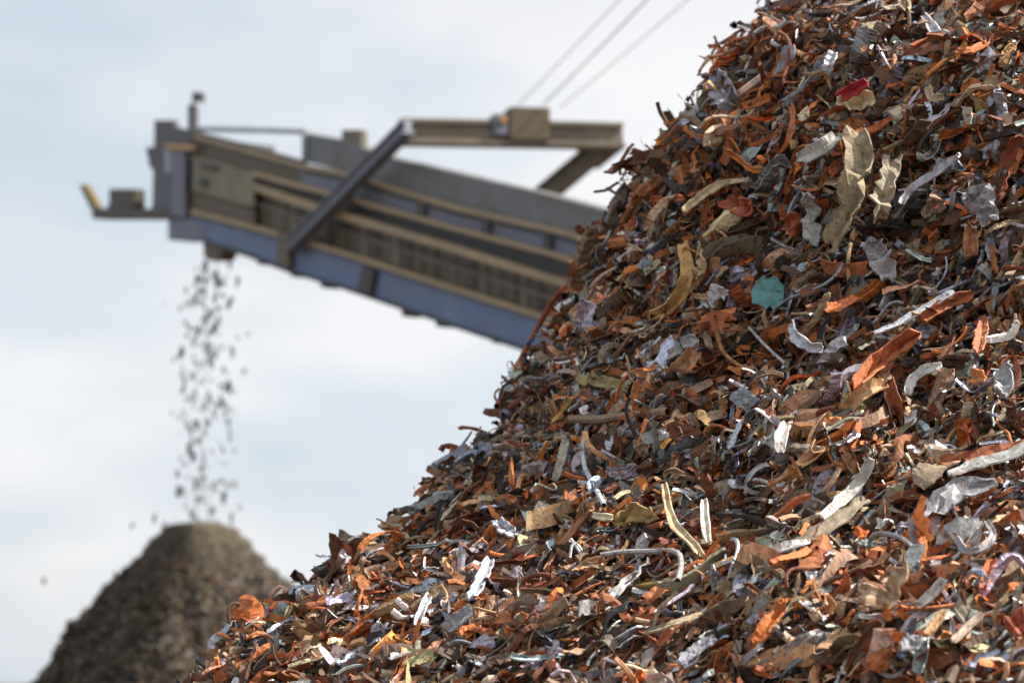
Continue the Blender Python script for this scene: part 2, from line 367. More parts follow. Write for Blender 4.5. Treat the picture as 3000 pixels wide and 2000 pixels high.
def loose_scrap():
    V, Q, C = [], [], []; base = 0
    def add(P, q, c):
        nonlocal base
        n, k = P.shape[:2]
        V.append(P.reshape(-1, 3)); Q.append((q[None] + (np.arange(n) * k)[:, None, None] + base).reshape(-1, 4)); C.append(np.repeat(c, k, 0)); base += n * k
    def spots(n_img, n_surf):
        uv = np.stack([rng.uniform(250, 3250, n_img * 2), rng.uniform(-200, 2200, n_img * 2)], 1)
        P, ok = [], []
        for k in range(0, len(uv), 4000):
            p, o = hit(uv[k:k + 4000]); P.append(p[o])
        P = np.concatenate(P)[:n_img]
        z = rng.uniform(0.1, PZ[-1], n_surf * 3); keep = rng.random(len(z)) < np.interp(z, PZ, PR) / PR[0]; z = z[keep][:n_surf]
        th = rng.uniform(rad(150), rad(380), len(z)); R = np.interp(z, PZ, PR)
        S = np.stack([XA + R * np.cos(th), YA + R * np.sin(th), z], 1); S[:, :2] += (np.stack([np.cos(th), np.sin(th)], 1) * bumpf(S)[:, None])
        return np.concatenate([P, S])
    def layer(kind, n_img, n_surf, lo, hi, asp, off, fpitch=0.30, dirt=False, **kw):
        pos = spots(n_img, n_surf); n = len(pos); Nn = heapN(pos)
        L = np.exp(rng.uniform(math.log(lo), math.log(hi), n)); W = L * rng.uniform(*asp, n)
        g1 = np.sin(2.9 * pos[:, 0] + 4.1 * pos[:, 2] + 1) * np.sin(3.7 * pos[:, 2] - 2.3 * pos[:, 1]) + 0.6 * np.sin(6.1 * pos[:, 0] - 5 * pos[:, 2])
        L = L * np.exp(0.28 * g1); W = W * np.exp(0.28 * g1)        # coarse pockets and fine pockets
        pos = pos + Nn * rng.uniform(off[0], off[1], (n, 1))
        P, q = kind(n, L, W, **kw); c, _ = colours(n)
        c[:, :3] *= np.exp(0.16 * np.sin(4.3 * pos[:, 0] + 3.1 * pos[:, 2]) * np.sin(5.2 * pos[:, 2] + 2 * pos[:, 0]))[:, None]
        if dirt: c = np.c_[np.array([0.062, 0.038, 0.024]) * np.exp(rng.normal(0, 0.5, (n, 1))), np.zeros(n)]  # dark dirt colour that also paints in the shade between buried pieces
        add(place(P, frames(Nn, pitch=fpitch), pos), q, c)
    layer(sheets, 1500, 1300, 0.06, 0.15, (0.3, 0.6), (-0.15, -0.06), nx=5, ny=4, dirt=True)  # deepest sheets, shade of the gaps put into their tint
    layer(strips, 7000, 4200, 0.08, 0.30, (0.11, 0.27), (-0.10, 0.05), nx=9, kmax=1.5)
    layer(strips, 3000, 2200, 0.12, 0.36, (0.05, 0.12), (-0.05, 0.06), nx=11, kmax=1.6, fpitch=0.5)
    layer(sheets, 1800, 1300, 0.05, 0.12, (0.3, 0.8), (-0.08, 0.05), nx=5, ny=4, fold=0.35)
    layer(rods, 2400, 1600, 0.09, 0.32, (0.04, 0.09), (-0.06, 0.06), nx=9, kmax=1.7)
    layer(sheets, 1500, 900, 0.07, 0.17, (0.4, 0.8), (-0.09, 0.0), nx=8, ny=7, fold=0.5, fine=0.05)
    layer(rods, 1300, 900, 0.10, 0.30, (0.09, 0.17), (-0.08, 0.04), nx=5, ns=6, kmax=0.25, wob=0.08)
    layer(chunks, 1300, 800, 0.09, 0.19, (0.4, 0.8), (-0.12, 0.02), nx=7, ns=8)
    layer(chunks, 1800, 1200, 0.03, 0.11, (0.4, 0.9), (-0.10, 0.02), dirt=True)  # buried clods, their dark tint doubles as painted gap shade
    layer(strips, 2500, 1600, 0.03, 0.08, (0.2, 0.45), (-0.05, 0.05), nx=6)
    me = fast_mesh('loose_scrap', np.concatenate(V), np.concatenate(Q), np.concatenate(C))
    o = link('loose_scrap', me, M_SCRAP)
    tag(o, 'countless small rusty metal shreds covering the big heap', 'scrap metal', kind='stuff')
    print('loose faces', len(me.polygons))
loose_scrap()

def piece_object(name, P, q, c, label, cat, group=None, thick=0.004, ns=False):
    c0 = P.mean(0)
    me = fast_mesh(name, P - c0, q, np.repeat(np.asarray(c)[None], len(P), 0), smooth=False)
    o = link(name, me, M_SCRAP, loc=c0)
    if not ns:
        md = o.modifiers.new('plate', 'SOLIDIFY'); md.thickness = thick; md.offset = 0
    return tag(o, label, cat, group)

# ---- pieces one can pick out in the photograph: path in photo pixels, width in pixels
ALLP = []
LM = []      # (px centre, short name) used when describing the others
def traced(name, cat, path, width, col, label, short=None, metal=0, lift=0.13, nx=14, ny=5, crumple=0.10, cup=0.2, taper=0.3, side=None, facing=0.35, seed=0):
    lift = lift + 0.03 if lift > 0.08 else lift; ALLP.extend(path); col = tuple(0.80 * x for x in col)
    r2 = np.random.default_rng(abs(hash((path[0], path[-1]))) % 2 ** 31 if not seed else seed)
    pts = np.array(path, float)
    dl = np.r_[0, np.cumsum(np.linalg.norm(np.diff(pts, axis=0), axis=1))]
    s = np.linspace(0, dl[-1], nx); px = np.stack([np.interp(s, dl, pts[:, 0]), np.interp(s, dl, pts[:, 1])], 1)
    if len(pts) > 2 and nx > 5:
        k = px.copy(); k[1:-1] = (px[:-2] + 2 * px[1:-1] + px[2:]) / 4; px = k
    H, ok = hit(px)
    Y = H[:, 1]; Yf = np.polyval(np.polyfit(np.linspace(0, 1, nx), Y, 2), np.linspace(0, 1, nx)); Yf = Yf - np.maximum(0, (Yf - Y).max() * 0.6)
    C = CAM + rays(px) * (Yf - lift)[:, None]
    mpp = Yf.mean() / FPX
    T = np.gradient(C, axis=0); T /= np.linalg.norm(T, axis=1, keepdims=True)
    Nn = heapN(H.mean(0)[None])[0]; view = CAM - C.mean(0); view /= np.linalg.norm(view)
    Nn = Nn * (1 - facing) + view * facing; Nn /= np.linalg.norm(Nn)
    B = np.cross(Nn[None], T); B /= np.linalg.norm(B, axis=1, keepdims=True); U = np.cross(T, B)
    j = np.linspace(-0.5, 0.5, ny); sn = np.linspace(-1, 1, nx)
    Wd = width * mpp * (0.9 if name == 'metal_sheet' else 0.94); tp = 1 - taper * np.abs(sn) ** 2.5 + r2.normal(0, 0.06, nx)
    P = C[:, None] + B[:, None] * (j[None, :, None] * Wd * tp[:, None, None])
    h = cup * 1.5 * Wd * (np.abs(j) * 2 - 0.45)[None, :] + r2.normal(0, crumple, (nx, ny)) * Wd * 0.32
    for _ in range(3):
        an = r2.random() * 6.3; dd = sn[:, None] * math.cos(an) * 0.8 + j[None] * math.sin(an) - r2.normal(0, 0.25)
        h = h + r2.normal(0, crumple * 1.8) * np.abs(dd) * Wd
    if name == 'metal_sheet':
        ed = np.zeros((nx, ny)); ed[:, 0] = np.maximum(0, r2.normal(0.02, 0.09, nx)); ed[:, -1] = -np.maximum(0, r2.normal(0.02, 0.09, nx))
        P = P + B[:, None] * (ed * Wd * 1.3)[..., None]
        cr_ = r2.integers(2, nx - 2); h = h + 0.22 * Wd * np.where(np.arange(nx)[:, None] > cr_, 1, -1) * (np.abs(np.arange(nx)[:, None] - cr_) < 3)
    P = P + U[:, None] * h[..., None] + r2.normal(0, 0.05, (nx, ny, 1)) * B[:, None] * Wd
    P[0] += T[0] * (r2.random((ny, 1)) * 0.5 * Wd * taper); P[-1] -= T[-1] * (r2.random((ny, 1)) * 0.5 * Wd * taper)
    o = piece_object(name, P.reshape(-1, 3), grid_quads(nx, ny), (*col, metal), label, cat, thick=0.009)
    if short: LM.append((pts.mean(0), short))
    return o
def traced_rod(name, cat, path, width, col, label, short=None, metal=0, lift=0.12, nx=18, ns=7, parent=None):
    lift = lift + 0.045 if lift > 0.08 else lift; ALLP.extend(path); col = tuple(0.85 * x for x in col)
    pts = np.array(path, float); dl = np.r_[0, np.cumsum(np.linalg.norm(np.diff(pts, axis=0), axis=1))]
    s = np.linspace(0, dl[-1], nx); px = np.stack([np.interp(s, dl, pts[:, 0]), np.interp(s, dl, pts[:, 1])], 1)
    for _ in range(2):
        k = px.copy(); k[1:-1] = (px[:-2] + 2 * px[1:-1] + px[2:]) / 4; px = k
    H, ok = hit(px); Y = H[:, 1]; tt = np.linspace(0, 1, nx); Yf = np.polyval(np.polyfit(tt, Y, 2), tt)
    C = CAM + rays(px) * (Yf - lift)[:, None]; Wd = width * Yf.mean() / FPX
    T = np.gradient(C, axis=0); T /= np.linalg.norm(T, axis=1, keepdims=True)
    B = np.cross(T, np.array([0.1, -1, 0.2])); B /= np.linalg.norm(B, axis=1, keepdims=True); U = np.cross(T, B)
    a = np.linspace(0, 2 * np.pi, ns, endpoint=False)
    P = C[:, None] + (B[:, None] * np.cos(a)[None, :, None] + U[:, None] * np.sin(a)[None, :, None]) * Wd * 0.5
    i, j = np.meshgrid(np.arange(nx - 1), np.arange(ns), indexing='ij'); j2 = (j + 1) % ns
    q = np.stack([i * ns + j, (i + 1) * ns + j, (i + 1) * ns + j2, i * ns + j2], -1).reshape(-1, 4)
    o = piece_object(name, P.reshape(-1, 3), q, (*col, metal), label, cat, ns=True)
    if short: LM.append((pts.mean(0), short))
    return o

RUST, RED, DKB, ORG, TANC, CRM, GRY, SLV, WHT, BLK, OLV, OCH, PCH, BGR = [p[1] for p in PAL]
S_, H_, D_ = 'metal_strip', 'metal_sheet', 'metal_shard'
traced(D_, 'shard', [(2255, 800), (2252, 850), (2246, 908)], 100, (0.13, 0.36, 0.36), 'flat turquoise painted shard with a pointed tip lying in the middle of the heap', 'turquoise shard', nx=7, crumple=0.03, cup=0.02, taper=0.55, lift=0.26, facing=0.9)
traced(S_, 'scrap strip', [(2455, 292), (2500, 262), (2545, 238)], 40, (0.42, 0.02, 0.03), 'crimson red strip lying on a cream plate high on the heap', 'crimson strip', nx=8, crumple=0.05, lift=0.24)
traced(H_, 'scrap sheet', [(2440, 315), (2500, 305), (2575, 290)], 62, (0.72, 0.60, 0.36), 'cream plate lying right under the crimson strip', 'cream plate', nx=8, lift=0.17)
traced(S_, 'scrap strip', [(2330, 465), (2375, 450), (2425, 420), (2450, 390)], 46, (0.64, 0.63, 0.60), 'white folded strip slanting up towards the crimson strip', 'white folded strip', lift=0.2)
traced(H_, 'scrap sheet', [(2545, 410), (2530, 520), (2490, 640), (2450, 730)], 92, (0.42, 0.34, 0.21), 'long khaki folded sheet hanging down the upper slope', 'long khaki sheet', crumple=0.16, taper=0.55, lift=0.17)
traced(H_, 'scrap sheet', [(2600, 490), (2590, 560), (2570, 630)], 70, (0.45, 0.38, 0.28), 'greyish tan sheet pressed against the long khaki sheet', None, crumple=0.16, lift=0.16)
traced(H_, 'scrap sheet', [(2540, 695), (2580, 750), (2605, 810)], 84, (0.55, 0.52, 0.56), 'lilac grey crumpled sheet below the long khaki sheet', 'lilac sheet', metal=0.4, crumple=0.14, taper=0.6, lift=0.19)
traced(S_, 'scrap strip', [(2640, 600), (2665, 555), (2730, 515), (2815, 455)], 30, (0.62, 0.60, 0.68), 'long silver serrated strip curving across the upper slope', 'silver serrated strip', metal=0.5, lift=0.2)
traced(H_, 'scrap sheet', [(2365, 565), (2375, 640), (2385, 710)], 58, (0.50, 0.50, 0.48), 'pale grey torn sheet standing upright above the turquoise shard', 'pale upright sheet', metal=0.3, crumple=0.14, lift=0.18)
traced(H_, 'scrap sheet', [(2015, 885), (2075, 870), (2130, 845)], 66, (0.72, 0.70, 0.72), 'white crumpled sheet between the yellow twisted strip and the turquoise shard', 'white crumpled sheet', crumple=0.15, taper=0.5, lift=0.2)
traced(S_, 'scrap strip', [(2012, 715), (2020, 750), (2025, 800), (2000, 860), (1965, 905), (1910, 925)], 40, (0.70, 0.42, 0.14), 'yellow twisted strip bending down beside the white crumpled sheet', 'yellow twisted strip', crumple=0.2, lift=0.2)
traced(H_, 'scrap sheet', [(2055, 720), (2060, 770), (2030, 830)], 44, (0.62, 0.42, 0.22), 'sand coloured crumpled plate leaning on the yellow twisted strip', None, crumple=0.2, lift=0.18)
traced_rod('bent_rod', 'rod', [(1830, 828), (1740, 815), (1670, 818), (1630, 860), (1590, 935), (1545, 1010), (1500, 1110), (1455, 1190)], 17, (0.30, 0.075, 0.022), 'long red-brown rod arching down the edge of the heap against the sky', 'long arching rod', lift=0.06)
traced(S_, 'scrap strip', [(1905, 586), (1950, 584), (2005, 580)], 22, (0.66, 0.16, 0.035), 'straight vivid orange strip lying level under the dark red plate', 'level orange strip', nx=8, lift=0.2)
traced(S_, 'scrap strip', [(2125, 440), (2170, 470), (2200, 498), (2225, 500)], 22, (0.72, 0.24, 0.05), 'thin orange strip slanting downhill over a dark hollow', 'downhill orange strip', lift=0.2)
traced(S_, 'scrap strip', [(2000, 620), (2060, 570), (2120, 535), (2190, 528)], 26, (0.68, 0.56, 0.36), 'cream strip arching above the yellow twisted strip', 'arching cream strip', lift=0.2)
traced(H_, 'scrap sheet', [(1790, 500), (1840, 480), (1910, 462)], 66, (0.17, 0.045, 0.018), 'dark red plate jutting out of the heap edge towards the gantry', 'dark red plate', crumple=0.06, lift=0.06, taper=0.15)
traced(S_, 'scrap strip', [(1690, 660), (1710, 690), (1760, 690), (1800, 655)], 24, (0.28, 0.07, 0.025), 'small rusty hook curling up at the heap edge below the dark red plate', 'rusty hook', lift=0.06)
traced(H_, 'scrap sheet', [(2135, 585), (2205, 620), (2210, 580)], 62, (0.50, 0.14, 0.06), 'terracotta crumpled plate below the thin downhill strip', None, crumple=0.16, lift=0.18)
traced(H_, 'scrap sheet', [(2285, 655), (2320, 650), (2345, 640)], 58, (0.42, 0.10, 0.03), 'rust-orange square plate beside the pale upright sheet', None, crumple=0.06, lift=0.18, nx=6)
traced(S_, 'scrap strip', [(2420, 220), (2445, 150)], 40, (0.55, 0.55, 0.62), 'silver folded scrap strip standing near the top of the heap', None, metal=0.5)
traced(S_, 'scrap strip', [(2720, 60), (2745, 100), (2790, 110)], 32, (0.70, 0.71, 0.78), 'bluish white bent bracket near the top of the heap', 'bluish white bracket', crumple=0.15)
traced(S_, 'scrap strip', [(2315, 300), (2330, 340), (2310, 420), (2280, 460)], 22, (0.60, 0.19, 0.06), 'slim orange strip standing uphill of the white folded strip', None)
traced(S_, 'scrap strip', [(2170, 315), (2210, 305), (2260, 285)], 30, (0.58, 0.18, 0.05), 'broad orange strip above a dark hollow near the heap crest', 'broad orange crest strip')
traced(S_, 'scrap strip', [(2510, 390), (2560, 380), (2615, 345)], 28, (0.60, 0.15, 0.035), 'orange strip with an upturned end just above the long khaki sheet', None)
traced(S_, 'scrap strip', [(2795, 155), (2850, 150), (2890, 130)], 26, (0.60, 0.18, 0.04), 'orange strip jutting over a dark hollow below the bluish white bracket', None)
traced(H_, 'scrap sheet', [(2100, 225), (2125, 270), (2140, 320)], 80, (0.42, 0.40, 0.46), 'lilac grey crumpled sheet at the heap crest', 'crest lilac sheet', metal=0.4, crumple=0.2, lift=0.1)
traced(S_, 'scrap strip', [(2715, 250), (2728, 290), (2765, 285)], 26, (0.66, 0.50, 0.34), 'tan bent strip shaped like an L below the bluish white bracket', None)
traced(H_, 'scrap sheet', [(2820, 600), (2870, 560), (2905, 640)], 76, (0.46, 0.46, 0.52), 'silver grey crumpled sheet beyond the long serrated strip', 'silver crumpled sheet', metal=0.5, crumple=0.25)
traced(S_, 'scrap strip', [(2925, 560), (2945, 480), (2985, 400)], 42, (0.27, 0.06, 0.02), 'deep red strip rising beside the silver crumpled sheet', None)
traced(H_, 'scrap sheet', [(2710, 640), (2750, 600), (2790, 590)], 60, (0.38, 0.24, 0.16), 'tan square sheet below the long serrated strip', None)
traced(S_, 'scrap strip', [(2560, 975), (2640, 940), (2720, 895), (2795, 850)], 26, (0.78, 0.80, 0.88), 'long bluish white strip slanting uphill at mid height', 'bluish white strip', metal=0.3, lift=0.2)
traced(S_, 'scrap strip', [(2700, 935), (2760, 895), (2850, 860)], 36, (0.42, 0.12, 0.04), 'rust strip lying along the underside of the long bluish white strip', None, lift=0.19)
traced(S_, 'scrap strip', [(2505, 1130), (2550, 1080), (2610, 1030), (2690, 975)], 52, (0.62, 0.20, 0.07), 'broad orange trough shaped strip over a black hollow', 'orange trough', cup=0.5, lift=0.22)
traced(S_, 'scrap strip', [(2880, 940), (2875, 985), (2865, 1030)], 42, (0.62, 0.22, 0.10), 'upright salmon strip on the far side of the orange trough', 'salmon strip', lift=0.2)
traced(S_, 'scrap strip', [(2660, 1160), (2670, 1110), (2710, 1080), (2760, 1075)], 34, (0.74, 0.74, 0.72), 'white bent bracket below the salmon strip', 'white bracket', lift=0.2, crumple=0.15)
traced(D_, 'shard', [(2845, 1105), (2890, 1105)], 46, (0.72, 0.28, 0.09), 'apricot square plate between the white bracket and a slate sheet', None, nx=6, crumple=0.06, lift=0.22)
traced(H_, 'scrap sheet', [(2930, 1065), (2945, 1110), (2930, 1170)], 58, (0.42, 0.44, 0.48), 'slate grey smooth sheet beside the apricot square plate', 'slate sheet', metal=0.4, lift=0.2)
traced(S_, 'scrap strip', [(2310, 940), (2325, 985), (2370, 1020), (2400, 1020)], 36, (0.66, 0.67, 0.74), 'silver bent angle piece below the turquoise shard', 'silver angle', metal=0.4, crumple=0.12, lift=0.2)
traced(H_, 'scrap sheet', [(2680, 1420), (2725, 1370), (2775, 1325)], 100, (0.40, 0.30, 0.20), 'flat tan plate above the big grey sheet', 'flat tan plate', crumple=0.03, cup=0.03, taper=0.3, lift=0.2)
traced(H_, 'scrap sheet', [(2670, 1590), (2715, 1510), (2790, 1430), (2900, 1390)], 96, (0.42, 0.42, 0.46), 'big grey creased sheet low on the heap', 'big grey sheet', metal=0.4, crumple=0.16, taper=0.5, lift=0.2)
traced(S_, 'scrap strip', [(2780, 1390), (2860, 1360), (2960, 1335), (3040, 1290)], 40, (0.36, 0.37, 0.38), 'grey strip running uphill from the big grey sheet to the frame edge', None, metal=0.4, lift=0.18)
traced(S_, 'scrap strip', [(2750, 1350), (2850, 1340), (2930, 1320), (3050, 1290)], 52, (0.44, 0.15, 0.06), 'broad rust strip resting behind the grey uphill strip', None, lift=0.17)
traced(S_, 'scrap strip', [(2410, 1510), (2470, 1460), (2520, 1410), (2555, 1345)], 34, (0.64, 0.63, 0.60), 'white bright strip curving uphill towards the flat tan plate', 'white curving strip', lift=0.22)
traced(S_, 'scrap strip', [(2235, 1620), (2330, 1600), (2420, 1545), (2540, 1450)], 46, (0.33, 0.28, 0.20), 'long drab strip lying below the white curving strip', 'long drab strip', lift=0.17, crumple=0.12)
w_ = traced(S_, 'scrap strip', [(2222, 1612), (2250, 1615), (2300, 1605), (2370, 1585)], 40, (0.55, 0.54, 0.56), 'silver strip with a round bolt hole at the lower end of the long drab strip', None, metal=0.3, lift=0.2)
traced_rod('wire', 'wire', [(1722, 1245), (1706, 1310), (1712, 1370), (1740, 1420), (1770, 1480)], 15, (0.70, 0.73, 0.78), 'thin silver wire bowed like a bracket on the lower slope', 'bowed silver wire', metal=0.4, lift=0.16)
traced(S_, 'scrap strip', [(1945, 1415), (1955, 1480), (1975, 1540), (2030, 1590), (2055, 1625)], 26, (0.70, 0.54, 0.32), 'long cream strip curving down beside a black hollow', 'long cream curve', lift=0.2)
traced(S_, 'scrap strip', [(2062, 1465), (2066, 1525), (2075, 1590)], 26, (0.76, 0.72, 0.62), 'upright white strip just uphill of the long cream curve', 'upright white strip', nx=8, lift=0.2, crumple=0.05)
traced(H_, 'scrap sheet', [(1795, 1520), (1850, 1505), (1910, 1510)], 66, (0.48, 0.33, 0.13), 'ochre rounded plate with a yellow rim above the large grey tangle', 'ochre rounded plate', lift=0.2, taper=0.6)
traced(D_, 'shard', [(1740, 1512), (1795, 1520)], 22, (0.80, 0.74, 0.52), 'small cream tab poking out beside the ochre rounded plate', None, nx=6, lift=0.2)
traced(H_, 'scrap sheet', [(1270, 1375), (1330, 1350), (1440, 1325)], 62, (0.40, 0.44, 0.54), 'bluish grey bent sheet sticking out of the lower heap edge', 'bluish edge sheet', metal=0.5, crumple=0.14, lift=0.05)
traced(S_, 'scrap strip', [(1500, 1325), (1500, 1370), (1503, 1430)], 24, (0.70, 0.20, 0.03), 'upright vivid orange strip beside the bluish edge sheet', 'upright orange strip', nx=8, lift=0.18, crumple=0.05)
traced(S_, 'scrap strip', [(1660, 1280), (1650, 1340), (1625, 1410)], 28, (0.52, 0.50, 0.38), 'pale olive strip hanging beside the bowed silver wire', None, lift=0.18)
traced(S_, 'scrap strip', [(1785, 1270), (1788, 1320)], 26, (0.78, 0.80, 0.88), 'short white strip hanging inside the bowed silver wire', None, nx=6, lift=0.18)
traced(S_, 'scrap strip', [(1595, 1475), (1575, 1510), (1555, 1530)], 34, (0.62, 0.62, 0.52), 'pale greenish white strip below the upright vivid orange strip', None, lift=0.18)
traced(S_, 'scrap strip', [(1435, 1655), (1410, 1705), (1385, 1755), (1370, 1760)], 36, (0.60, 0.66, 0.76), 'bluish silver strip standing steeply low on the heap', 'steep bluish strip', metal=0.4, lift=0.18)
traced(S_, 'scrap strip', [(1262, 1730), (1240, 1770), (1222, 1835)], 30, (0.58, 0.62, 0.70), 'bluish silver strip arching near the foot of the heap', 'arched bluish strip', metal=0.4, lift=0.16)
traced(S_, 'scrap strip', [(1310, 1850), (1345, 1815), (1390, 1785)], 50, (0.46, 0.48, 0.52), 'grey wide strip continuing below the steep bluish strip', None, metal=0.4, lift=0.17)
traced(S_, 'scrap strip', [(990, 1940), (1040, 1915), (1110, 1870)], 28, (0.50, 0.56, 0.68), 'slim bluish strip slanting at the foot of the heap', 'slim foot strip', metal=0.4, lift=0.15)
traced(S_, 'scrap strip', [(1605, 1670), (1640, 1610), (1680, 1560), (1740, 1490)], 28, (0.55, 0.25, 0.13), 'long salmon strip slanting up to the small cream tab', 'long salmon strip', lift=0.18)
traced(H_, 'scrap sheet', [(1460, 1530), (1490, 1560), (1540, 1575)], 50, (0.50, 0.54, 0.62), 'bluish grey curled sheet below the pale greenish strip', None, metal=0.4, lift=0.18, crumple=0.2)
traced(H_, 'scrap sheet', [(1700, 1790), (1780, 1775), (1850, 1700), (1890, 1640)], 58, (0.40, 0.39, 0.41), 'large grey tangled sheet below the ochre rounded plate', 'grey tangled sheet', metal=0.4, crumple=0.22, lift=0.19)
traced_rod('wire', 'wire', [(1760, 1625), (1830, 1615), (1900, 1615), (1990, 1610), (2000, 1650), (1985, 1700)], 16, (0.50, 0.48, 0.48), 'grey wire bent square above the large grey tangled sheet', None, metal=0.4, lift=0.2)
traced(S_, 'scrap strip', [(1890, 1855), (1960, 1830), (2060, 1800)], 22, (0.44, 0.36, 0.24), 'long khaki strip slanting below the large grey tangled sheet', 'low khaki strip', lift=0.18)
traced(S_, 'scrap strip', [(1990, 1950), (2040, 1905), (2100, 1870)], 40, (0.48, 0.49, 0.56), 'silver grey strip slanting at the bottom beside a black gap', 'bottom silver strip', metal=0.4, lift=0.18)
traced(H_, 'scrap sheet', [(2215, 1890), (2250, 1830), (2310, 1770)], 50, (0.66, 0.19, 0.03), 'large vivid orange sheet slanting over a black gap at the bottom', 'vivid orange sheet', crumple=0.06, lift=0.22, taper=0.5)
traced(D_, 'shard', [(2510, 1575), (2535, 1545)], 44, (0.80, 0.20, 0.03), 'fiery orange chip glowing in a black hollow below the white curving strip', 'fiery orange chip', nx=6, lift=0.16)
traced(S_, 'scrap strip', [(2800, 1570), (2825, 1615), (2880, 1605), (2915, 1565), (2890, 1520)], 24, (0.46, 0.44, 0.46), 'grey strip curled into a loop beside the big grey sheet', 'grey loop', metal=0.4, lift=0.2)
traced(H_, 'scrap sheet', [(2560, 1770), (2620, 1760), (2660, 1720)], 80, (0.62, 0.42, 0.26), 'sand coloured crumpled sheet low on the heap below the fiery chip', 'sand crumpled sheet', crumple=0.28, lift=0.2)
traced(S_, 'scrap strip', [(2885, 1730), (2895, 1680), (2910, 1640)], 34, (0.55, 0.15, 0.05), 'upright rust strip standing below the curled grey loop', 'upright rust strip', lift=0.2)
traced(S_, 'scrap strip', [(2710, 1860), (2745, 1820), (2765, 1790)], 26, (0.70, 0.40, 0.20), 'peach coloured strip slanting at the bottom below the sand sheet', 'peach strip', lift=0.2)
traced(S_, 'scrap strip', [(2790, 1880), (2840, 1830), (2880, 1795)], 24, (0.60, 0.46, 0.38), 'pale pinkish strip running parallel to the peach strip', None, lift=0.2)
traced(H_, 'scrap sheet', [(2950, 1860), (2985, 1830), (3030, 1800)], 80, (0.42, 0.09, 0.03), 'rusty red plate at the bottom corner of the heap', 'corner red plate', lift=0.18)
traced(H_, 'scrap sheet', [(2650, 1870), (2680, 1880), (2640, 1910)], 54, (0.36, 0.36, 0.40), 'slate crumpled sheet below the peach strip', None, metal=0.4, crumple=0.2, lift=0.18)
traced_rod('bent_rod', 'rod', [(1670, 1228), (1760, 1228), (1850, 1216), (1960, 1205)], 26, (0.34, 0.22, 0.13), 'long straight tan bar lying level above the bowed silver wire', 'level tan bar', lift=0.17)
traced_rod('bent_rod', 'rod', [(2095, 925), (2100, 980), (2115, 1030), (2160, 1070), (2210, 1085)], 12, (0.48, 0.22, 0.09), 'thin brown rod curving round a black hollow below the white sheet', 'curving thin rod', lift=0.2)
traced_rod('wire', 'wire', [(2195, 960), (2240, 1010), (2300, 1065)], 9, (0.55, 0.54, 0.56), 'fine grey wire slanting downhill below the turquoise shard', None, metal=0.4, lift=0.2)
traced(H_, 'scrap sheet', [(1960, 1045), (2000, 1015), (2045, 990)], 46, (0.46, 0.46, 0.46), 'grey sheet over a dark cave below the white crumpled sheet', 'grey cave sheet', metal=0.4, lift=0.2)
traced(H_, 'scrap sheet', [(1700, 1118), (1760, 1115), (1815, 1118)], 44, (0.50, 0.42, 0.20), 'straw coloured crumpled sheet on the lower edge slope', None, crumple=0.2, lift=0.17)
traced(D_, 'shard', [(1850, 1093), (1895, 1090)], 22, (0.14, 0.27, 0.07), 'small bright green shard beside the straw coloured sheet', 'green shard', nx=6, lift=0.19)
traced(S_, 'scrap strip', [(2282, 1330), (2288, 1280), (2305, 1245)], 40, (0.64, 0.63, 0.60), 'white upright tab on the middle slope with a dark gap beside it', 'white upright tab', lift=0.2, nx=8)
traced(S_, 'scrap strip', [(1615, 1240), (1650, 1200), (1675, 1165)], 14, (0.70, 0.42, 0.12), 'slim golden strip slanting near the heap edge', None, lift=0.16)
traced(D_, 'shard', [(1812, 765), (1855, 730)], 20, (0.85, 0.83, 0.80), 'small pure white splinter near the top of the long arching rod', 'white splinter', nx=6, lift=0.18)
traced(D_, 'shard', [(1546, 1010), (1560, 996)], 20, (0.05, 0.16, 0.62), 'tiny blue shard caught on the long arching rod', None, nx=5, lift=0.1)
r_ = traced_rod('bolt', 'bolt', [(2152, 75), (2200, 77), (2262, 76)], 17, (0.50, 0.50, 0.46), 'grey bolt shaft with a black head sticking out of the heap crest into the sky', 'crest bolt', lift=0.08)
traced_rod('bent_rod', 'rod', [(1926, 302), (1934, 330), (1965, 380)], 13, (0.16, 0.10, 0.07), 'short dark rod end poking up from the heap edge', None, lift=0.0)
traced_rod('bent_rod', 'rod', [(1742, 562), (1775, 558), (1810, 535)], 9, (0.16, 0.09, 0.06), 'thin dark twig like rod reaching out of the edge below the dark red plate', None, lift=0.0)
traced(S_, 'scrap strip', [(2262, 22), (2300, 20), (2350, 14)], 34, (0.22, 0.05, 0.02), 'dark red strip jutting from the heap crest beside the bolt', None, lift=0.03)

# bolt head as a part
P_, q_ = chunks(1, np.array([0.05]), np.array([0.055]), nx=6, ns=8)
hd = link('bolt_head', fast_mesh('bolt_head', P_[0], q_, np.repeat([[0.02, 0.018, 0.016, 0]], len(P_[0]), 0)), M_SCRAP, r_)
hd.location = at(2150, 75, hit([(2152, 75)])[0][0, 1]) - np.array(r_.location)

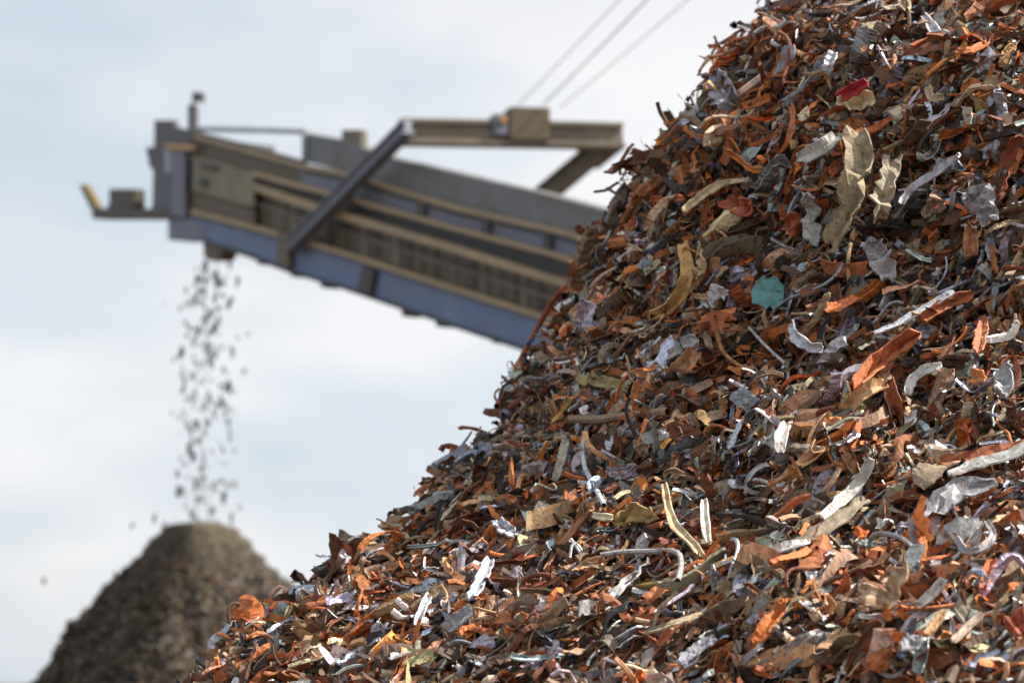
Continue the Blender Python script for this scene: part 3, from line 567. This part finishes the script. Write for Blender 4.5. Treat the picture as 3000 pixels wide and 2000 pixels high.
# ---- the other large pieces, one object each, described by what lies near them
LMX = np.array([l[0] for l in LM]); APX = np.array(ALLP, float)
used = {}
def describe(c, px, L, colour, noun, slant):
    d = np.linalg.norm(LMX - px, axis=1); o = np.argsort(d)
    def rel(k):
        v = px - LMX[k]; n = LM[k][1]
        if d[k] < 70: return f'touching the {n}'
        if abs(v[1]) > abs(v[0]) * 1.2: return f'{"above" if v[1] < 0 else "below"} the {n}'
        if abs(v[0]) > abs(v[1]) * 1.2: return f'{"on the conveyor side of" if v[0] < 0 else "on the far side of"} the {n}'
        return f'{"uphill" if v[1] < 0 else "downhill"} and {"towards the conveyor" if v[0] < 0 else "away from the conveyor"} from the {n}'
    size = 'large' if L > 0.30 else 'medium' if L > 0.22 else 'small'
    for txt in (f'{colour} {noun} {rel(o[0])}', f'{size} {colour} {noun} {rel(o[0])}', f'{slant} {colour} {noun} {rel(o[0])}', f'{size} {slant} {colour} {noun} {rel(o[0])}',
                f'{slant} {colour} {noun} {rel(o[1])}', f'{size} {slant} {colour} {noun} {rel(o[1])}', f'{slant} {colour} {noun} {rel(o[2])}', f'{size} {colour} {noun} {rel(o[2])}',
                f'{size} {slant} {colour} {noun} {rel(o[2])}', f'{size} {slant} {colour} {noun} {rel(o[3])}', f'{slant} {colour} {noun} {rel(o[4])}'):
        t_ = txt.split()
        if 4 <= len(t_) <= 16 and txt not in used: used[txt] = 1; return txt
    return txt
def big_pieces():
    spec = [('metal_strip', 'scrap strip', strips, 280, (0.16, 0.46), (0.09, 0.24), dict(nx=18, ny=4, kmax=1.4, twist=0.7)),
            ('metal_sheet', 'scrap sheet', sheets, 70, (0.11, 0.20), (0.30, 0.6), dict(nx=10, ny=8, fold=0.20, fine=0.03)),
            ('bent_rod', 'rod', rods, 80, (0.20, 0.48), (0.035, 0.06), dict(nx=20, ns=7, kmax=1.6)),
            ('metal_shard', 'shard', sheets, 70, (0.08, 0.16), (0.4, 0.9), dict(nx=6, ny=5, fold=0.12, fine=0.015))]
    nouns = {'metal_strip': 'metal strip', 'metal_sheet': 'crumpled sheet', 'bent_rod': 'bent rod', 'metal_shard': 'flat shard'}
    for name, cat, fn, n, Lr, asp, kw in spec:
        # even spread over the visible slope
        pts = []
        tries = 0
        while len(pts) < n and tries < 20000:
            tries += 1
            p = np.array([rng.uniform(560, 2960), rng.uniform(40, 1960)])
            if pts and np.min(np.linalg.norm(np.array(pts) - p, axis=1)) < 62: continue
            if np.min(np.linalg.norm(APX - p, axis=1)) < (95 if fn is sheets else 62): continue
            h_, ok = hit([p + ((-90, -70) if fn is sheets else (-6, -4))])
            if ok[0]: pts.append(p)
        pts = np.array(pts); n = len(pts); pos, ok = hit(pts); Nn = heapN(pos)
        L = np.exp(rng.uniform(math.log(Lr[0]), math.log(Lr[1]), n)); W = L * rng.uniform(*asp, n)
        pos = pos + Nn * rng.uniform(0.035, 0.085, (n, 1))
        P, q = fn(n, L, W, **kw); c, ci = colours(n, 0.2, PWB if fn is sheets else PW)
        Fr = frames(Nn, 0.75, 0.35, 0.16); G = place(P, Fr, pos)
        if name == 'bent_rod': c = np.where((ci == 8)[:, None], PC[0], c)
        for k in range(n):
            e = to_px(np.stack([pos[k], pos[k] + Fr[k, 0] * 0.1])); dv = e[1] - e[0]; a = math.degrees(math.atan2(-dv[1], dv[0])) % 180
            sl = 'level' if a < 18 or a > 162 else 'upright' if 68 < a < 112 else 'uphill slanting' if a <= 68 else 'downhill slanting'
            col = PAL[ci[k]][3] if not (name == 'bent_rod' and ci[k] == 8) else 'rust-orange'
            piece_object(name, G[k], q, c[k], describe(None, pts[k], L[k], col, nouns[name], sl), cat, cat + 's on the rusty heap', ns=(name == 'bent_rod'), thick=0.005)
big_pieces()

# ------------------------------------------------------------------ conveyor: local frame s (towards the discharge end), w (away across it), n (up)
TH, INC = rad(61), rad(16)
ah = np.array([-math.cos(TH), math.sin(TH), 0]); ax_p = np.array([math.sin(TH), math.cos(TH), 0])
ax_a = np.array([*(ah[:2] * math.cos(INC)), math.sin(INC)]); ax_n = np.cross(ax_p, ax_a)
if ax_n[2] < 0: ax_n = -ax_n
P0 = at(1500, 800, 40.0)
BW = 2.6
def loc2w(s, w_, n): return P0 + np.multiply.outer(s, ax_a) + np.multiply.outer(w_, ax_p) + np.multiply.outer(n, ax_n)
def px2sn(pts, w0=0.0):
    d = rays(pts); O = P0 + ax_p * w0
    lam = ((O - CAM) @ ax_p) / (d @ ax_p); X = CAM + d * lam[:, None] - P0
    return np.stack([X @ ax_a, X @ ax_n], 1)
conv = empty('conveyor', P0 * np.array([1, 1, 0]))
tag(conv, 'long grey and blue inclined stacker conveyor dropping scrap behind the big heap', 'conveyor')
CL = np.array(conv.location)
def poly_prism(name, poly_sn, w0, w1, mat, parent=conv, bevel=0.0):
    """outline in (s, n) given a real thickness from w0 to w1 across the conveyor."""
    import bmesh
    bm = bmesh.new(); po = np.asarray(poly_sn, float)
    f = [bm.verts.new(loc2w(s, w0, n) - CL) for s, n in po]; g = [bm.verts.new(loc2w(s, w1, n) - CL) for s, n in po]
    m_ = len(f)
    bm.faces.new(f); bm.faces.new(g[::-1])
    for k in range(m_): bm.faces.new((f[k], g[k], g[(k + 1) % m_], f[(k + 1) % m_]))
    bmesh.ops.recalc_face_normals(bm, faces=bm.faces)
    if bevel:
        bmesh.ops.bevel(bm, geom=list(bm.edges), offset=bevel, segments=1, affect='EDGES')
    me = bpy.data.meshes.new(name); bm.to_mesh(me); bm.free()
    o = link(name, me, mat)
    if parent is not None:
        o.parent = parent
        if parent is not conv: pass
    return o
def pp(name, px, w0, w1, mat, parent=conv, bevel=0.0): return poly_prism(name, px2sn(px, w0), w0, w1, mat, parent, bevel)
SEND = -22.0   # the conveyor goes on down behind the heap to here
def band(name, top, bot, w0, w1, mat, extend=True, **kw):
    """a long member between two traced edges, continued straight to the tail."""
    t_, b_ = px2sn(top, w0), px2sn(bot, w0)
    if extend:
        for e in (t_, b_): pass
        def ext(e): k = (e[-1, 1] - e[-2, 1]) / (e[-1, 0] - e[-2, 0]) * 0.15; return np.vstack([e, [SEND, e[-1, 1] + k * (SEND - e[-1, 0])]])
        t_, b_ = ext(t_), ext(b_)
    return poly_prism(name, np.vstack([t_, b_[::-1]]), w0, w1, mat, **kw)
def bar(name, line, th, w0, w1, mat, extend=True, **kw):
    a = np.array(line, float); return band(name, a + (0, -th / 2), a + (0, th / 2), w0, w1, mat, extend, **kw)

# main body
band('inner_wall', [(575, 400), (885, 495), (1325, 620), (1900, 780)], [(560, 650), (843, 732), (1325, 880), (1900, 1050)], 0.16, 0.22, M_BROWN)
band('hood', [(885, 388), (996, 408), (1140, 460), (1582, 563), (1900, 648)], [(889, 474), (1011, 503), (1325, 603), (1624, 668), (1900, 745)], 0.06, 0.42, M_HOOD, bevel=0.02)
pp('junction_box', [(1000, 380), (1057, 380), (1057, 436), (1000, 424)], 0.1, 0.25, M_BEAM, bevel=0.02)
bar('top_flange', [(565, 398), (885, 487), (1011, 511), (1325, 608), (1624, 676), (1900, 756)], 13, -0.10, 0.12, M_TAN)
bar('flange_dark_strip', [(885, 500), (1011, 526), (1325, 623), (1624, 691), (1900, 771)], 9, -0.04, 0.018, M_DARK)  # dark strip along the lower edge of the top flange
bar('edge_angle', [(560, 388), (720, 428), (885, 476)], 11, -0.06, 0.04, M_DARK, extend=False)
band('side_panel', [(880, 492), (1011, 518), (1325, 615), (1624, 683), (1900, 763)], [(880, 545), (1000, 572), (1325, 661), (1624, 737), (1900, 826)], 0.02, 0.08, M_LEG)
pp('head_panel', [(560, 394), (885, 494), (885, 560), (745, 516), (560, 462)], 0.03, 0.09, M_BROWN)
bar('upper_rail', [(740, 508), (1000, 577), (1325, 668), (1624, 747), (1900, 838)], 15, -0.12, 0.08, M_TAN)
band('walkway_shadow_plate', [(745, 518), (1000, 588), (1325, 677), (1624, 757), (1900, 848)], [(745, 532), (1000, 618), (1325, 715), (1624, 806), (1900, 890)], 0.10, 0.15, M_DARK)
bar('middle_rail', [(745, 548), (860, 588), (1000, 631), (1325, 728), (1624, 822), (1900, 908)], 23, -0.14, 0.10, M_TAN)
bar('lower_rail', [(560, 620), (700, 656), (843, 696), (1000, 741), (1325, 846), (1624, 940), (1900, 1028)], 15, -0.12, 0.10, M_TAN)
band('lower_panel', [(540, 632), (700, 670), (843, 708), (1000, 752), (1325, 857), (1624, 951), (1900, 1038)], [(594, 700), (720, 742), (843, 790), (1000, 838), (1325, 950), (1518, 1014), (1900, 1142)], -0.02, 0.06, M_BLUE)
band('bottom_flange', [(594, 700), (720, 742), (843, 790), (1000, 838), (1325, 950), (1518, 1014), (1900, 1142)], [(594, 711), (720, 752), (843, 799), (1000, 847), (1325, 959), (1518, 1024), (1900, 1152)], -0.10, 0.30, M_DARK)
bar('cable_tray', [(750, 596), (1000, 676), (1325, 780), (1624, 876), (1900, 962)], 9, 0.06, 0.136, M_BEAM)
# far side wall and belts
band('far_wall', [(575, 520), (885, 600), (1325, 715), (1900, 875)], [(594, 706), (843, 790), (1325, 952), (1900, 1128)], BW - 0.08, BW, M_BLUE)
c1, c2 = px2sn([(560, 520), (1900, 880)], 0.0), px2sn([(600, 650), (1900, 1060)], 0.0)
for nm, c in (('carrying_belt', c1), ('return_belt', c2)):
    k = (c[1, 1] - c[0, 1]) / (c[1, 0] - c[0, 0]); a_, b_ = c[0], np.array([SEND, c[1, 1] + 0.15 * k * (SEND - c[1, 0])])
    poly_prism(nm, [a_, c[1], b_, b_ - (0, 0.04), c[1] - (0, 0.04), a_ - (0, 0.04)], 0.66, BW - 0.66, M_BELT)
# brackets in the open band between the rails
edge_t = np.array([(745, 560), (1000, 643), (1325, 740), (1624, 834), (1900, 920)]); edge_b = np.array([(700, 648), (843, 688), (1000, 733), (1325, 838), (1624, 932), (1900, 1020)])
R_ = random.Random(4)
x = 770
while x < 1860:
    ww = R_.uniform(9, 22); f = lambda e, xx: float(np.interp(xx, e[:, 0], e[:, 1]))
    pp('idler_bracket', [(x, f(edge_t, x)), (x + ww, f(edge_t, x + ww)), (x + ww, f(edge_b, x + ww)), (x, f(edge_b, x))], 0.138, 0.158, R_.choice([M_BROWN, M_BEAM, M_BRD]))
    x += R_.uniform(34, 56)
for xx in (1220, 1410, 1590):
    t0 = float(np.interp(xx, [1011, 1325, 1624], [520, 617, 686]))
    pp('panel_post', [(xx, t0), (xx + 22, t0 + 6), (xx + 22, t0 + 52), (xx, t0 + 46)], -0.05, 0.015, M_DARK)
pp('gusset', [(812, 672), (846, 684), (846, 786), (812, 774)], -0.16, -0.025, M_BROWN)
pp('gusset', [(1062, 778), (1096, 792), (1082, 866), (1044, 852)], -0.12, -0.025, M_DARK)
for (xx, yy) in ((762, 770), (860, 806), (948, 838), (1186, 922), (1286, 952), (1450, 1000)):
    pp('roller_bracket', [(xx - 12, yy - 14), (xx + 12, yy - 10), (xx + 9, yy + 7), (xx - 9, yy + 4)], -0.06, 0.2, M_DARK, bevel=0.01)
# discharge head
olive = pp('olive_cover', [(563, 456), (640, 474), (743, 506), (743, 606), (700, 598), (563, 558)], -0.06, 0.015, M_OLIVE, bevel=0.01)
pp('cover_handle', [(585, 476), (632, 484), (632, 500), (585, 492)], -0.12, -0.062, M_DARK, parent=olive)
pp('cover_handle', [(578, 520), (602, 524), (602, 548), (578, 544)], -0.12, -0.062, M_DARK, parent=olive)
pp('head_side', [(530, 555), (563, 560), (745, 612), (745, 690), (560, 640), (500, 620)], 0.02, 0.12, M_BROWN)
pp('head_post', [(451, 352), (511, 352), (513, 372), (560, 382), (560, 470), (520, 520), (520, 620), (440, 618), (451, 580)], -0.02, 0.10, M_HEAD, bevel=0.015)
pp('head_post', [(502, 440), (538, 440), (538, 640), (502, 632)], -0.14, -0.03, M_LEG, bevel=0.01)
pp('amber_plate', [(484, 420), (566, 424), (566, 440), (484, 437)], -0.20, -0.15, M_AMBER)
pp('sight_window', [(482, 442), (501, 442), (501, 508), (482, 508)], -0.10, -0.03, M_STEEL)
pp('motor_lug', [(425, 432), (450, 430), (452, 500), (438, 492)], 0.02, 0.15, M_HEAD, bevel=0.02)
pp('head_post', [(452, 372), (500, 372), (500, 618), (445, 616)], BW - 0.2, BW - 0.05, M_HOOD)
pp('drum_guard', [(455, 390), (560, 400), (575, 610), (452, 600)], 0.25, BW - 0.3, M_DARK)
plat = pp('platform', [(269, 610), (508, 612), (508, 640), (269, 640)], -0.1, 0.35, M_BRD, bevel=0.01)
pp('platform_lip', [(231, 544), (246, 540), (262, 566), (280, 600), (280, 616), (266, 616), (254, 590)], -0.05, 0.12, M_YEL, parent=plat, bevel=0.01)
mbox = pp('motor_box', [(319, 553), (391, 553), (391, 612), (319, 612)], 0.0, 0.3, M_BRD, bevel=0.02)
pp('motor_foot', [(314, 600), (380, 604), (380, 612), (314, 612)], -0.06, -0.003, M_DARK, parent=mbox)
pp('chute_box', [(492, 640), (545, 640), (596, 660), (596, 706), (492, 703)], -0.05, 0.5, M_LEG, bevel=0.02)
pp('scraper_roller', [(594, 700), (650, 708), (650, 748), (640, 763), (610, 763), (596, 752)], 0.05, 0.4, M_BROWN, bevel=0.02)
mast = pp('mast', [(550, 308), (569, 308), (569, 400), (550, 400)], 0.02, 0.12, M_HEAD)
pp('mast_lamp', [(562, 270), (581, 270), (581, 298), (562, 298)], 0.0, 0.16, M_DARK, parent=mast, bevel=0.02)
pp('mast_stem', [(560, 296), (566, 296), (566, 312), (560, 312)], 0.06, 0.10, M_STEEL, parent=mast)
hrail = bar('hand_rail', [(566, 378), (730, 381), (890, 386)], 14, 0.0, 0.10, M_STEEL, extend=False)
pp('hand_rail_post', [(884, 386), (892, 388), (892, 480), (884, 478)], 0.0, 0.055, M_STEEL, parent=hrail)
# gantry arch over the conveyor (the suspension cables hang it from above)
def beam3(name, A, B, sec_h, sec_d, upv, mat):
    import bmesh
    A, B = np.array(A), np.array(B); d = (B - A) / np.linalg.norm(B - A); s_ = np.cross(d, upv); s_ /= np.linalg.norm(s_); u_ = np.cross(s_, d)
    bm = bmesh.new(); vs = []
    tf, hd_ = 0.16 * sec_h, sec_d / 2
    prof = [(-hd_, -sec_h / 2), (hd_, -sec_h / 2), (hd_, -sec_h / 2 + tf), (hd_ * 0.55, -sec_h / 2 + tf), (hd_ * 0.55, sec_h / 2 - tf), (hd_, sec_h / 2 - tf), (hd_, sec_h / 2), (-hd_, sec_h / 2),
            (-hd_, sec_h / 2 - tf), (-hd_ * 0.55, sec_h / 2 - tf), (-hd_ * 0.55, -sec_h / 2 + tf), (-hd_, -sec_h / 2 + tf)]
    for X in (A, B): vs.append([bm.verts.new(X + s_ * a + u_ * c - CL) for a, c in prof])
    k_ = len(prof)
    bm.faces.new(vs[0]); bm.faces.new(vs[1][::-1])
    for k in range(k_): bm.faces.new((vs[0][k], vs[1][k], vs[1][(k + 1) % k_], vs[0][(k + 1) % k_]))
    bmesh.ops.recalc_face_normals(bm, faces=bm.faces)
    me = bpy.data.meshes.new(name); bm.to_mesh(me); bm.free(); return link(name, me, mat, conv)
def w_at(px, w_): s, n = px2sn([px], w_)[0]; return loc2w(s, w_, n)
WA, WB = -0.35, BW + 1.2
gA, gB = w_at((1172, 388), WA), w_at((1820, 400), WB)
UPV = np.array([0, 0, 1.0])
beam3('gantry_beam', gA, gB, 0.46, 0.34, UPV, M_BEAM)
fA = w_at((852, 722), -0.22); tA = w_at((1196, 372), WA - 0.1)
beam3('gantry_leg', tA, fA, 0.27, 0.24, UPV, M_LEG)
tB = w_at((1800, 400), WB); fB = w_at((1560, 600), BW + 0.3)
beam3('gantry_leg', tB, fB, 0.34, 0.30, UPV, M_BEAM)
mid = gA + (gB - gA) * 0.56
dB = (gB - gA) / np.linalg.norm(gB - gA)
def block(name, c, l, h, d_, mat, parent=None):
    import bmesh
    side = np.cross(UPV, dB); side /= np.linalg.norm(side); bm = bmesh.new(); v = [bm.verts.new(c + dB * a * l / 2 + UPV * e * h / 2 + side * f * d_ / 2 - CL) for a in (-1, 1) for e in (-1, 1) for f in (-1, 1)]
    for q_ in ((0, 1, 3, 2), (4, 6, 7, 5), (0, 4, 5, 1), (2, 3, 7, 6), (0, 2, 6, 4), (1, 5, 7, 3)): bm.faces.new([v[k] for k in q_])
    bmesh.ops.recalc_face_normals(bm, faces=bm.faces); bmesh.ops.bevel(bm, geom=list(bm.edges), offset=0.02, segments=2, affect='EDGES')
    me = bpy.data.meshes.new(name); bm.to_mesh(me); bm.free(); return link(name, me, mat, parent or conv)
brk = block('cable_bracket', mid + UPV * 0.16 + dB * 0.02, 0.78, 0.62, 0.46, M_BROWN)
block('bracket_plate', mid - dB * 0.53 + UPV * 0.14, 0.28, 0.40, 0.42, M_LEG, brk)
block('bracket_pin', mid - dB * 0.50 + UPV * 0.22 + np.cross(UPV, dB) * -0.24, 0.14, 0.14, 0.08, M_AMBER, brk)
# knee plates under the beam ends
pp('knee_plate', [(1672, 418), (1812, 424), (1728, 492)], WB - 0.12, WB + 0.08, M_BEAM)
# undercarriage behind the heap
for w_ in (-0.3, BW + 0.3):
    top = loc2w(-8.0, w_, -0.6); foot = np.array([top[0] + (0.4 if w_ > 0 else -0.4), top[1], -0.1]); beam3('support_leg', top, foot, 0.3, 0.3, np.array([1.0, 0, 0]), M_LEG)

def tube_obj(name, A, B, r_, mat, sag=0.0, ns=8, nx=14):
    A, B = np.array(A), np.array(B); tt = np.linspace(0, 1, nx)[:, None]; C = A + (B - A) * tt; C[:, 2] -= (sag * 4 * tt * (1 - tt))[:, 0]
    d = (B - A) / np.linalg.norm(B - A); s_ = np.cross(d, UPV); s_ /= np.linalg.norm(s_); u_ = np.cross(s_, d); a = np.linspace(0, 2 * np.pi, ns, endpoint=False)
    P = (C[:, None] + (s_ * np.cos(a)[:, None] + u_ * np.sin(a)[:, None])[None] * r_).reshape(-1, 3)
    i, j = np.meshgrid(np.arange(nx - 1), np.arange(ns), indexing='ij'); j2 = (j + 1) % ns
    q = np.stack([i * ns + j, (i + 1) * ns + j, (i + 1) * ns + j2, i * ns + j2], -1).reshape(-1, 4)
    return link(name, fast_mesh(name, P - A, q, smooth=True), mat, loc=A)
Yb = mid[1]
for k, (u0, v0, u1, v1, r_, lab) in enumerate([(1515, 310, 1815, -10, 0.011, 'outermost thin steel cable rising from the gantry bracket, on the side of the discharge end'),
                                   (1590, 308, 1895, -10, 0.015, 'thickest steel cable rising from the gantry bracket, between two thinner ones'),
                                   (1640, 316, 2015, -10, 0.010, 'thin steel cable rising from the gantry bracket, on the side of the scrap heap')]):
    A = at(u0, v0, Yb); B = at(u1, v1, Yb - 7.0); B = A + (B - A) * 1.9
    tag(tube_obj('steel_cable', A, B, r_, M_CABLE, sag=0.05), lab, 'cable')

# ------------------------------------------------------------------ brown pile under the discharge end
DP = 51.0
XB, YB = at(592, 1540, DP)[0], DP
prof = [(0, 1529), (66, 1534), (112, 1548), (146, 1580), (174, 1615), (208, 1665), (250, 1712), (280, 1745), (325, 1800), (465, 2000)]
mpp = DP / FPX
bz = np.array([at(592, v, DP)[2] for _, v in prof])[::-1]; br = np.array([p for p, _ in prof])[::-1] * mpp
bz = np.r_[-0.2, bz]; br = np.r_[br[0] + (bz[1] + 0.2) * 1.15, br]
def bump2(P):
    x, y, z = P[..., 0], P[..., 1], P[..., 2]
    return 0.05 * np.sin(3.1 * x + 2.0 * z) + 0.05 * np.sin(2.7 * y - 3.3 * z + 1) + 0.035 * np.sin(8.3 * x + 5 * z - 4 * y) + 0.03 * np.sin(13 * z - 9 * x)
mm, t, b = mat_nodes("shredded_fines")
n1 = noise(t, 2.2, 6, 0.7); n2 = noise(t, 14, 5, 0.7)
r = ramp(t, n1.outputs[0], [(0.32, (0.095, 0.078, 0.052)), (0.5, (0.14, 0.113, 0.073)), (0.68, (0.195, 0.155, 0.10))])
r2 = ramp(t, n2.outputs[0], [(0.35, (0.5, 0.5, 0.5)), (0.65, (1.2, 1.2, 1.2))])
mu = t.nodes.new('ShaderNodeMix'); mu.data_type = 'RGBA'; mu.blend_type = 'MULTIPLY'; mu.inputs[0].default_value = 1
t.links.new(r.outputs[0], mu.inputs[6]); t.links.new(r2.outputs[0], mu.inputs[7]); t.links.new(mu.outputs[2], b.inputs['Base Color'])
b.inputs['Roughness'].default_value = 0.95; bump(t, b, n2.outputs[0], 1.0, 0.15)
pile = mound('shredded_pile', bz, br, XB, YB, bump2, mm, 260, 160)
tag(pile, 'dull brown pile of fine shredded scrap below the conveyor end', 'scrap pile', kind='stuff')
# coarse bits on the pile
def pile_bits():
    n = 22000; z = rng.uniform(0.3, bz[-1], n); keep = rng.random(n) < np.clip((bz[-1] + 0.1 - z) / 2.2, 0.05, 1); z = z[keep]; n = len(z)
    th = rng.uniform(rad(165), rad(375), n); R = np.interp(z, bz, br)
    S = np.stack([XB + R * np.cos(th), YB + R * np.sin(th), z], 1); rd = np.stack([np.cos(th), np.sin(th), np.full(n, 0.8)], 1); rd /= np.linalg.norm(rd, axis=1, keepdims=True)
    S += rd * (bump2(S)[:, None] + rng.uniform(-0.02, 0.05, (n, 1)))
    hi = np.interp(z, [bz[-1] - 1.6, bz[-1] - 0.6], [1, 0.35])
    L = np.exp(rng.uniform(math.log(0.06), math.log(0.20), n)) * hi; W = L * rng.uniform(0.35, 0.9, n)
    P, q = sheets(n, L, W, nx=4, ny=4, fold=0.3)
    pal = np.array([(0.12, 0.10, 0.072, 0), (0.19, 0.155, 0.10, 0), (0.26, 0.21, 0.13, 0), (0.32, 0.27, 0.19, 0), (0.34, 0.34, 0.36, 0), (0.16, 0.10, 0.07, 0), (0.04, 0.036, 0.036, 0)])
    pal[:, :3] *= 0.54
    c = pal[rng.choice(7, n, p=[0.26, 0.26, 0.16, 0.09, 0.05, 0.10, 0.08])]
    G = place(P, frames(rd, 0.2, 0.5, 0.3), S); k = P.shape[1]
    o = link('shredded_bits', fast_mesh('shredded_bits', G.reshape(-1, 3), (q[None] + (np.arange(n) * k)[:, None, None]).reshape(-1, 4), np.repeat(c, k, 0)), M_SCRAP)
    tag(o, 'small dull brown and grey bits covering the pile below the conveyor', 'scrap metal', kind='stuff')
pile_bits()
# a rusty cable lying over the pile
pts = np.array([(462, 1605), (485, 1650), (535, 1660), (590, 1678), (640, 1702), (705, 1738)], float)
C = []
for u, v in pts:
    d = rays([(u, v)])[0]; lam = np.linspace(DP - 7, DP + 2, 600); X = CAM + d * lam[:, None]
    F = np.hypot(X[:, 0] - XB, X[:, 1] - YB) - np.interp(X[:, 2], bz, br) - bump2(X); i = (F < 0).argmax() if (F < 0).any() else F.argmin()
    C.append(CAM + d * (lam[i] - 0.08))
C = np.array(C); tt = np.linspace(0, len(C) - 1, 26); C = np.stack([np.interp(tt, np.arange(len(C)), C[:, k]) for k in range(3)], 1)
T = np.gradient(C, axis=0); T /= np.linalg.norm(T, axis=1, keepdims=True); Bv = np.cross(T, np.array([0, -1, 0.3])); Bv /= np.linalg.norm(Bv, axis=1, keepdims=True); U = np.cross(T, Bv); a = np.linspace(0, 2 * np.pi, 7)[:-1]
P = C[:, None] + (Bv[:, None] * np.cos(a)[None, :, None] + U[:, None] * np.sin(a)[None, :, None]) * 0.03
i, j = np.meshgrid(np.arange(25), np.arange(6), indexing='ij')
q = np.stack([i * 6 + j, (i + 1) * 6 + j, (i + 1) * 6 + (j + 1) % 6, i * 6 + (j + 1) % 6], -1).reshape(-1, 4)
piece_object('bent_rod', P.reshape(-1, 3), q, (0.17, 0.085, 0.06, 0), 'reddish rod lying across the brown pile below the conveyor end', 'rod', ns=True)

# ------------------------------------------------------------------ scrap falling from the conveyor
fall = [(577, 825, 24), (632, 822, 28), (692, 828, 20), (675, 780, 16), (577, 865, 22), (573, 890, 18), (632, 868, 14), (672, 886, 24), (604, 935, 24), (624, 964, 26), (560, 998, 24), (532, 1034, 22), (616, 1036, 26), (635, 1040, 20),
        (617, 1062, 22), (680, 1028, 18), (550, 1120, 28), (571, 1100, 16), (672, 1132, 26), (645, 1130, 16), (608, 1152, 18), (594, 1188, 22), (638, 1187, 18), (556, 1245, 20), (560, 1262, 18), (610, 1240, 16), (668, 1236, 18),
        (553, 1315, 24), (568, 1332, 24), (598, 1332, 14), (520, 1388, 16), (572, 1410, 18), (586, 1420, 20), (523, 1436, 22), (608, 1466, 24), (627, 1490, 20), (655, 1458, 20), (566, 1505, 22), (672, 1514, 18), (692, 1418, 14), (535, 1090, 14),
        (560, 960, 14), (694, 988, 12), (690, 1320, 12), (600, 900, 16), (650, 1016, 12), (590, 1380, 12), (452, 1518, 14), (382, 1540, 14), (478, 1536, 12), (130, 1702, 14), (540, 1210, 12), (585, 1285, 14), (570, 1060, 12), (640, 905, 12), (650, 1085, 14), (610, 1004, 12),
        (547, 1170, 12), (577, 1465, 14), (545, 1480, 12), (625, 1520, 14), (660, 1360, 10), (530, 1340, 10), (600, 790, 14), (620, 800, 12), (655, 830, 12), (545, 850, 10), (590, 1010, 12)]
_r = random.Random(7)
for _ in range(120):
    v_ = _r.uniform(770, 1530); fall.append((_r.gauss(600 if v_ < 1200 else 595, 42), v_, _r.uniform(8, 17)))
for _ in range(60):
    v_ = _r.uniform(780, 1535); fall.append((_r.gauss(600, 48), v_, _r.uniform(5, 9)))
FR = np.array([f[2] for f in fall]) * 1.0
nF = len(fall); Lf = FR * mpp * rng.uniform(1.1, 1.8, nF); Wf = FR * mpp * rng.uniform(0.40, 0.68, nF)
Pf, qf = sheets(nF, Lf, Wf, nx=5, ny=4, fold=0.4, fine=0.08)
for k, (u, v, _) in enumerate(fall):
    X = rng.normal(0, 1, (3, 3)); X[:, 0] = (rng.normal(0, 0.35), rng.normal(0, 0.35), 1); Qm, _rr = np.linalg.qr(X); Qm = Qm.T
    pos = at(u, v, DP + rng.uniform(-0.9, 0.9))
    stray = u < 500
    g = rng.uniform(0.18, 0.50)
    piece_object('falling_scrap', Pf[k] @ Qm + pos, qf, (g * 0.92, g, g * 1.08, 0),
                 'small stray scrap bit in the air beside the brown pile' if stray else 'small dark scrap bit falling between the conveyor end and the brown pile', 'scrap bit', 'scrap bits flung aside' if stray else 'scrap bits falling from the conveyor', thick=0.02)
print('objects', len(sc.objects))
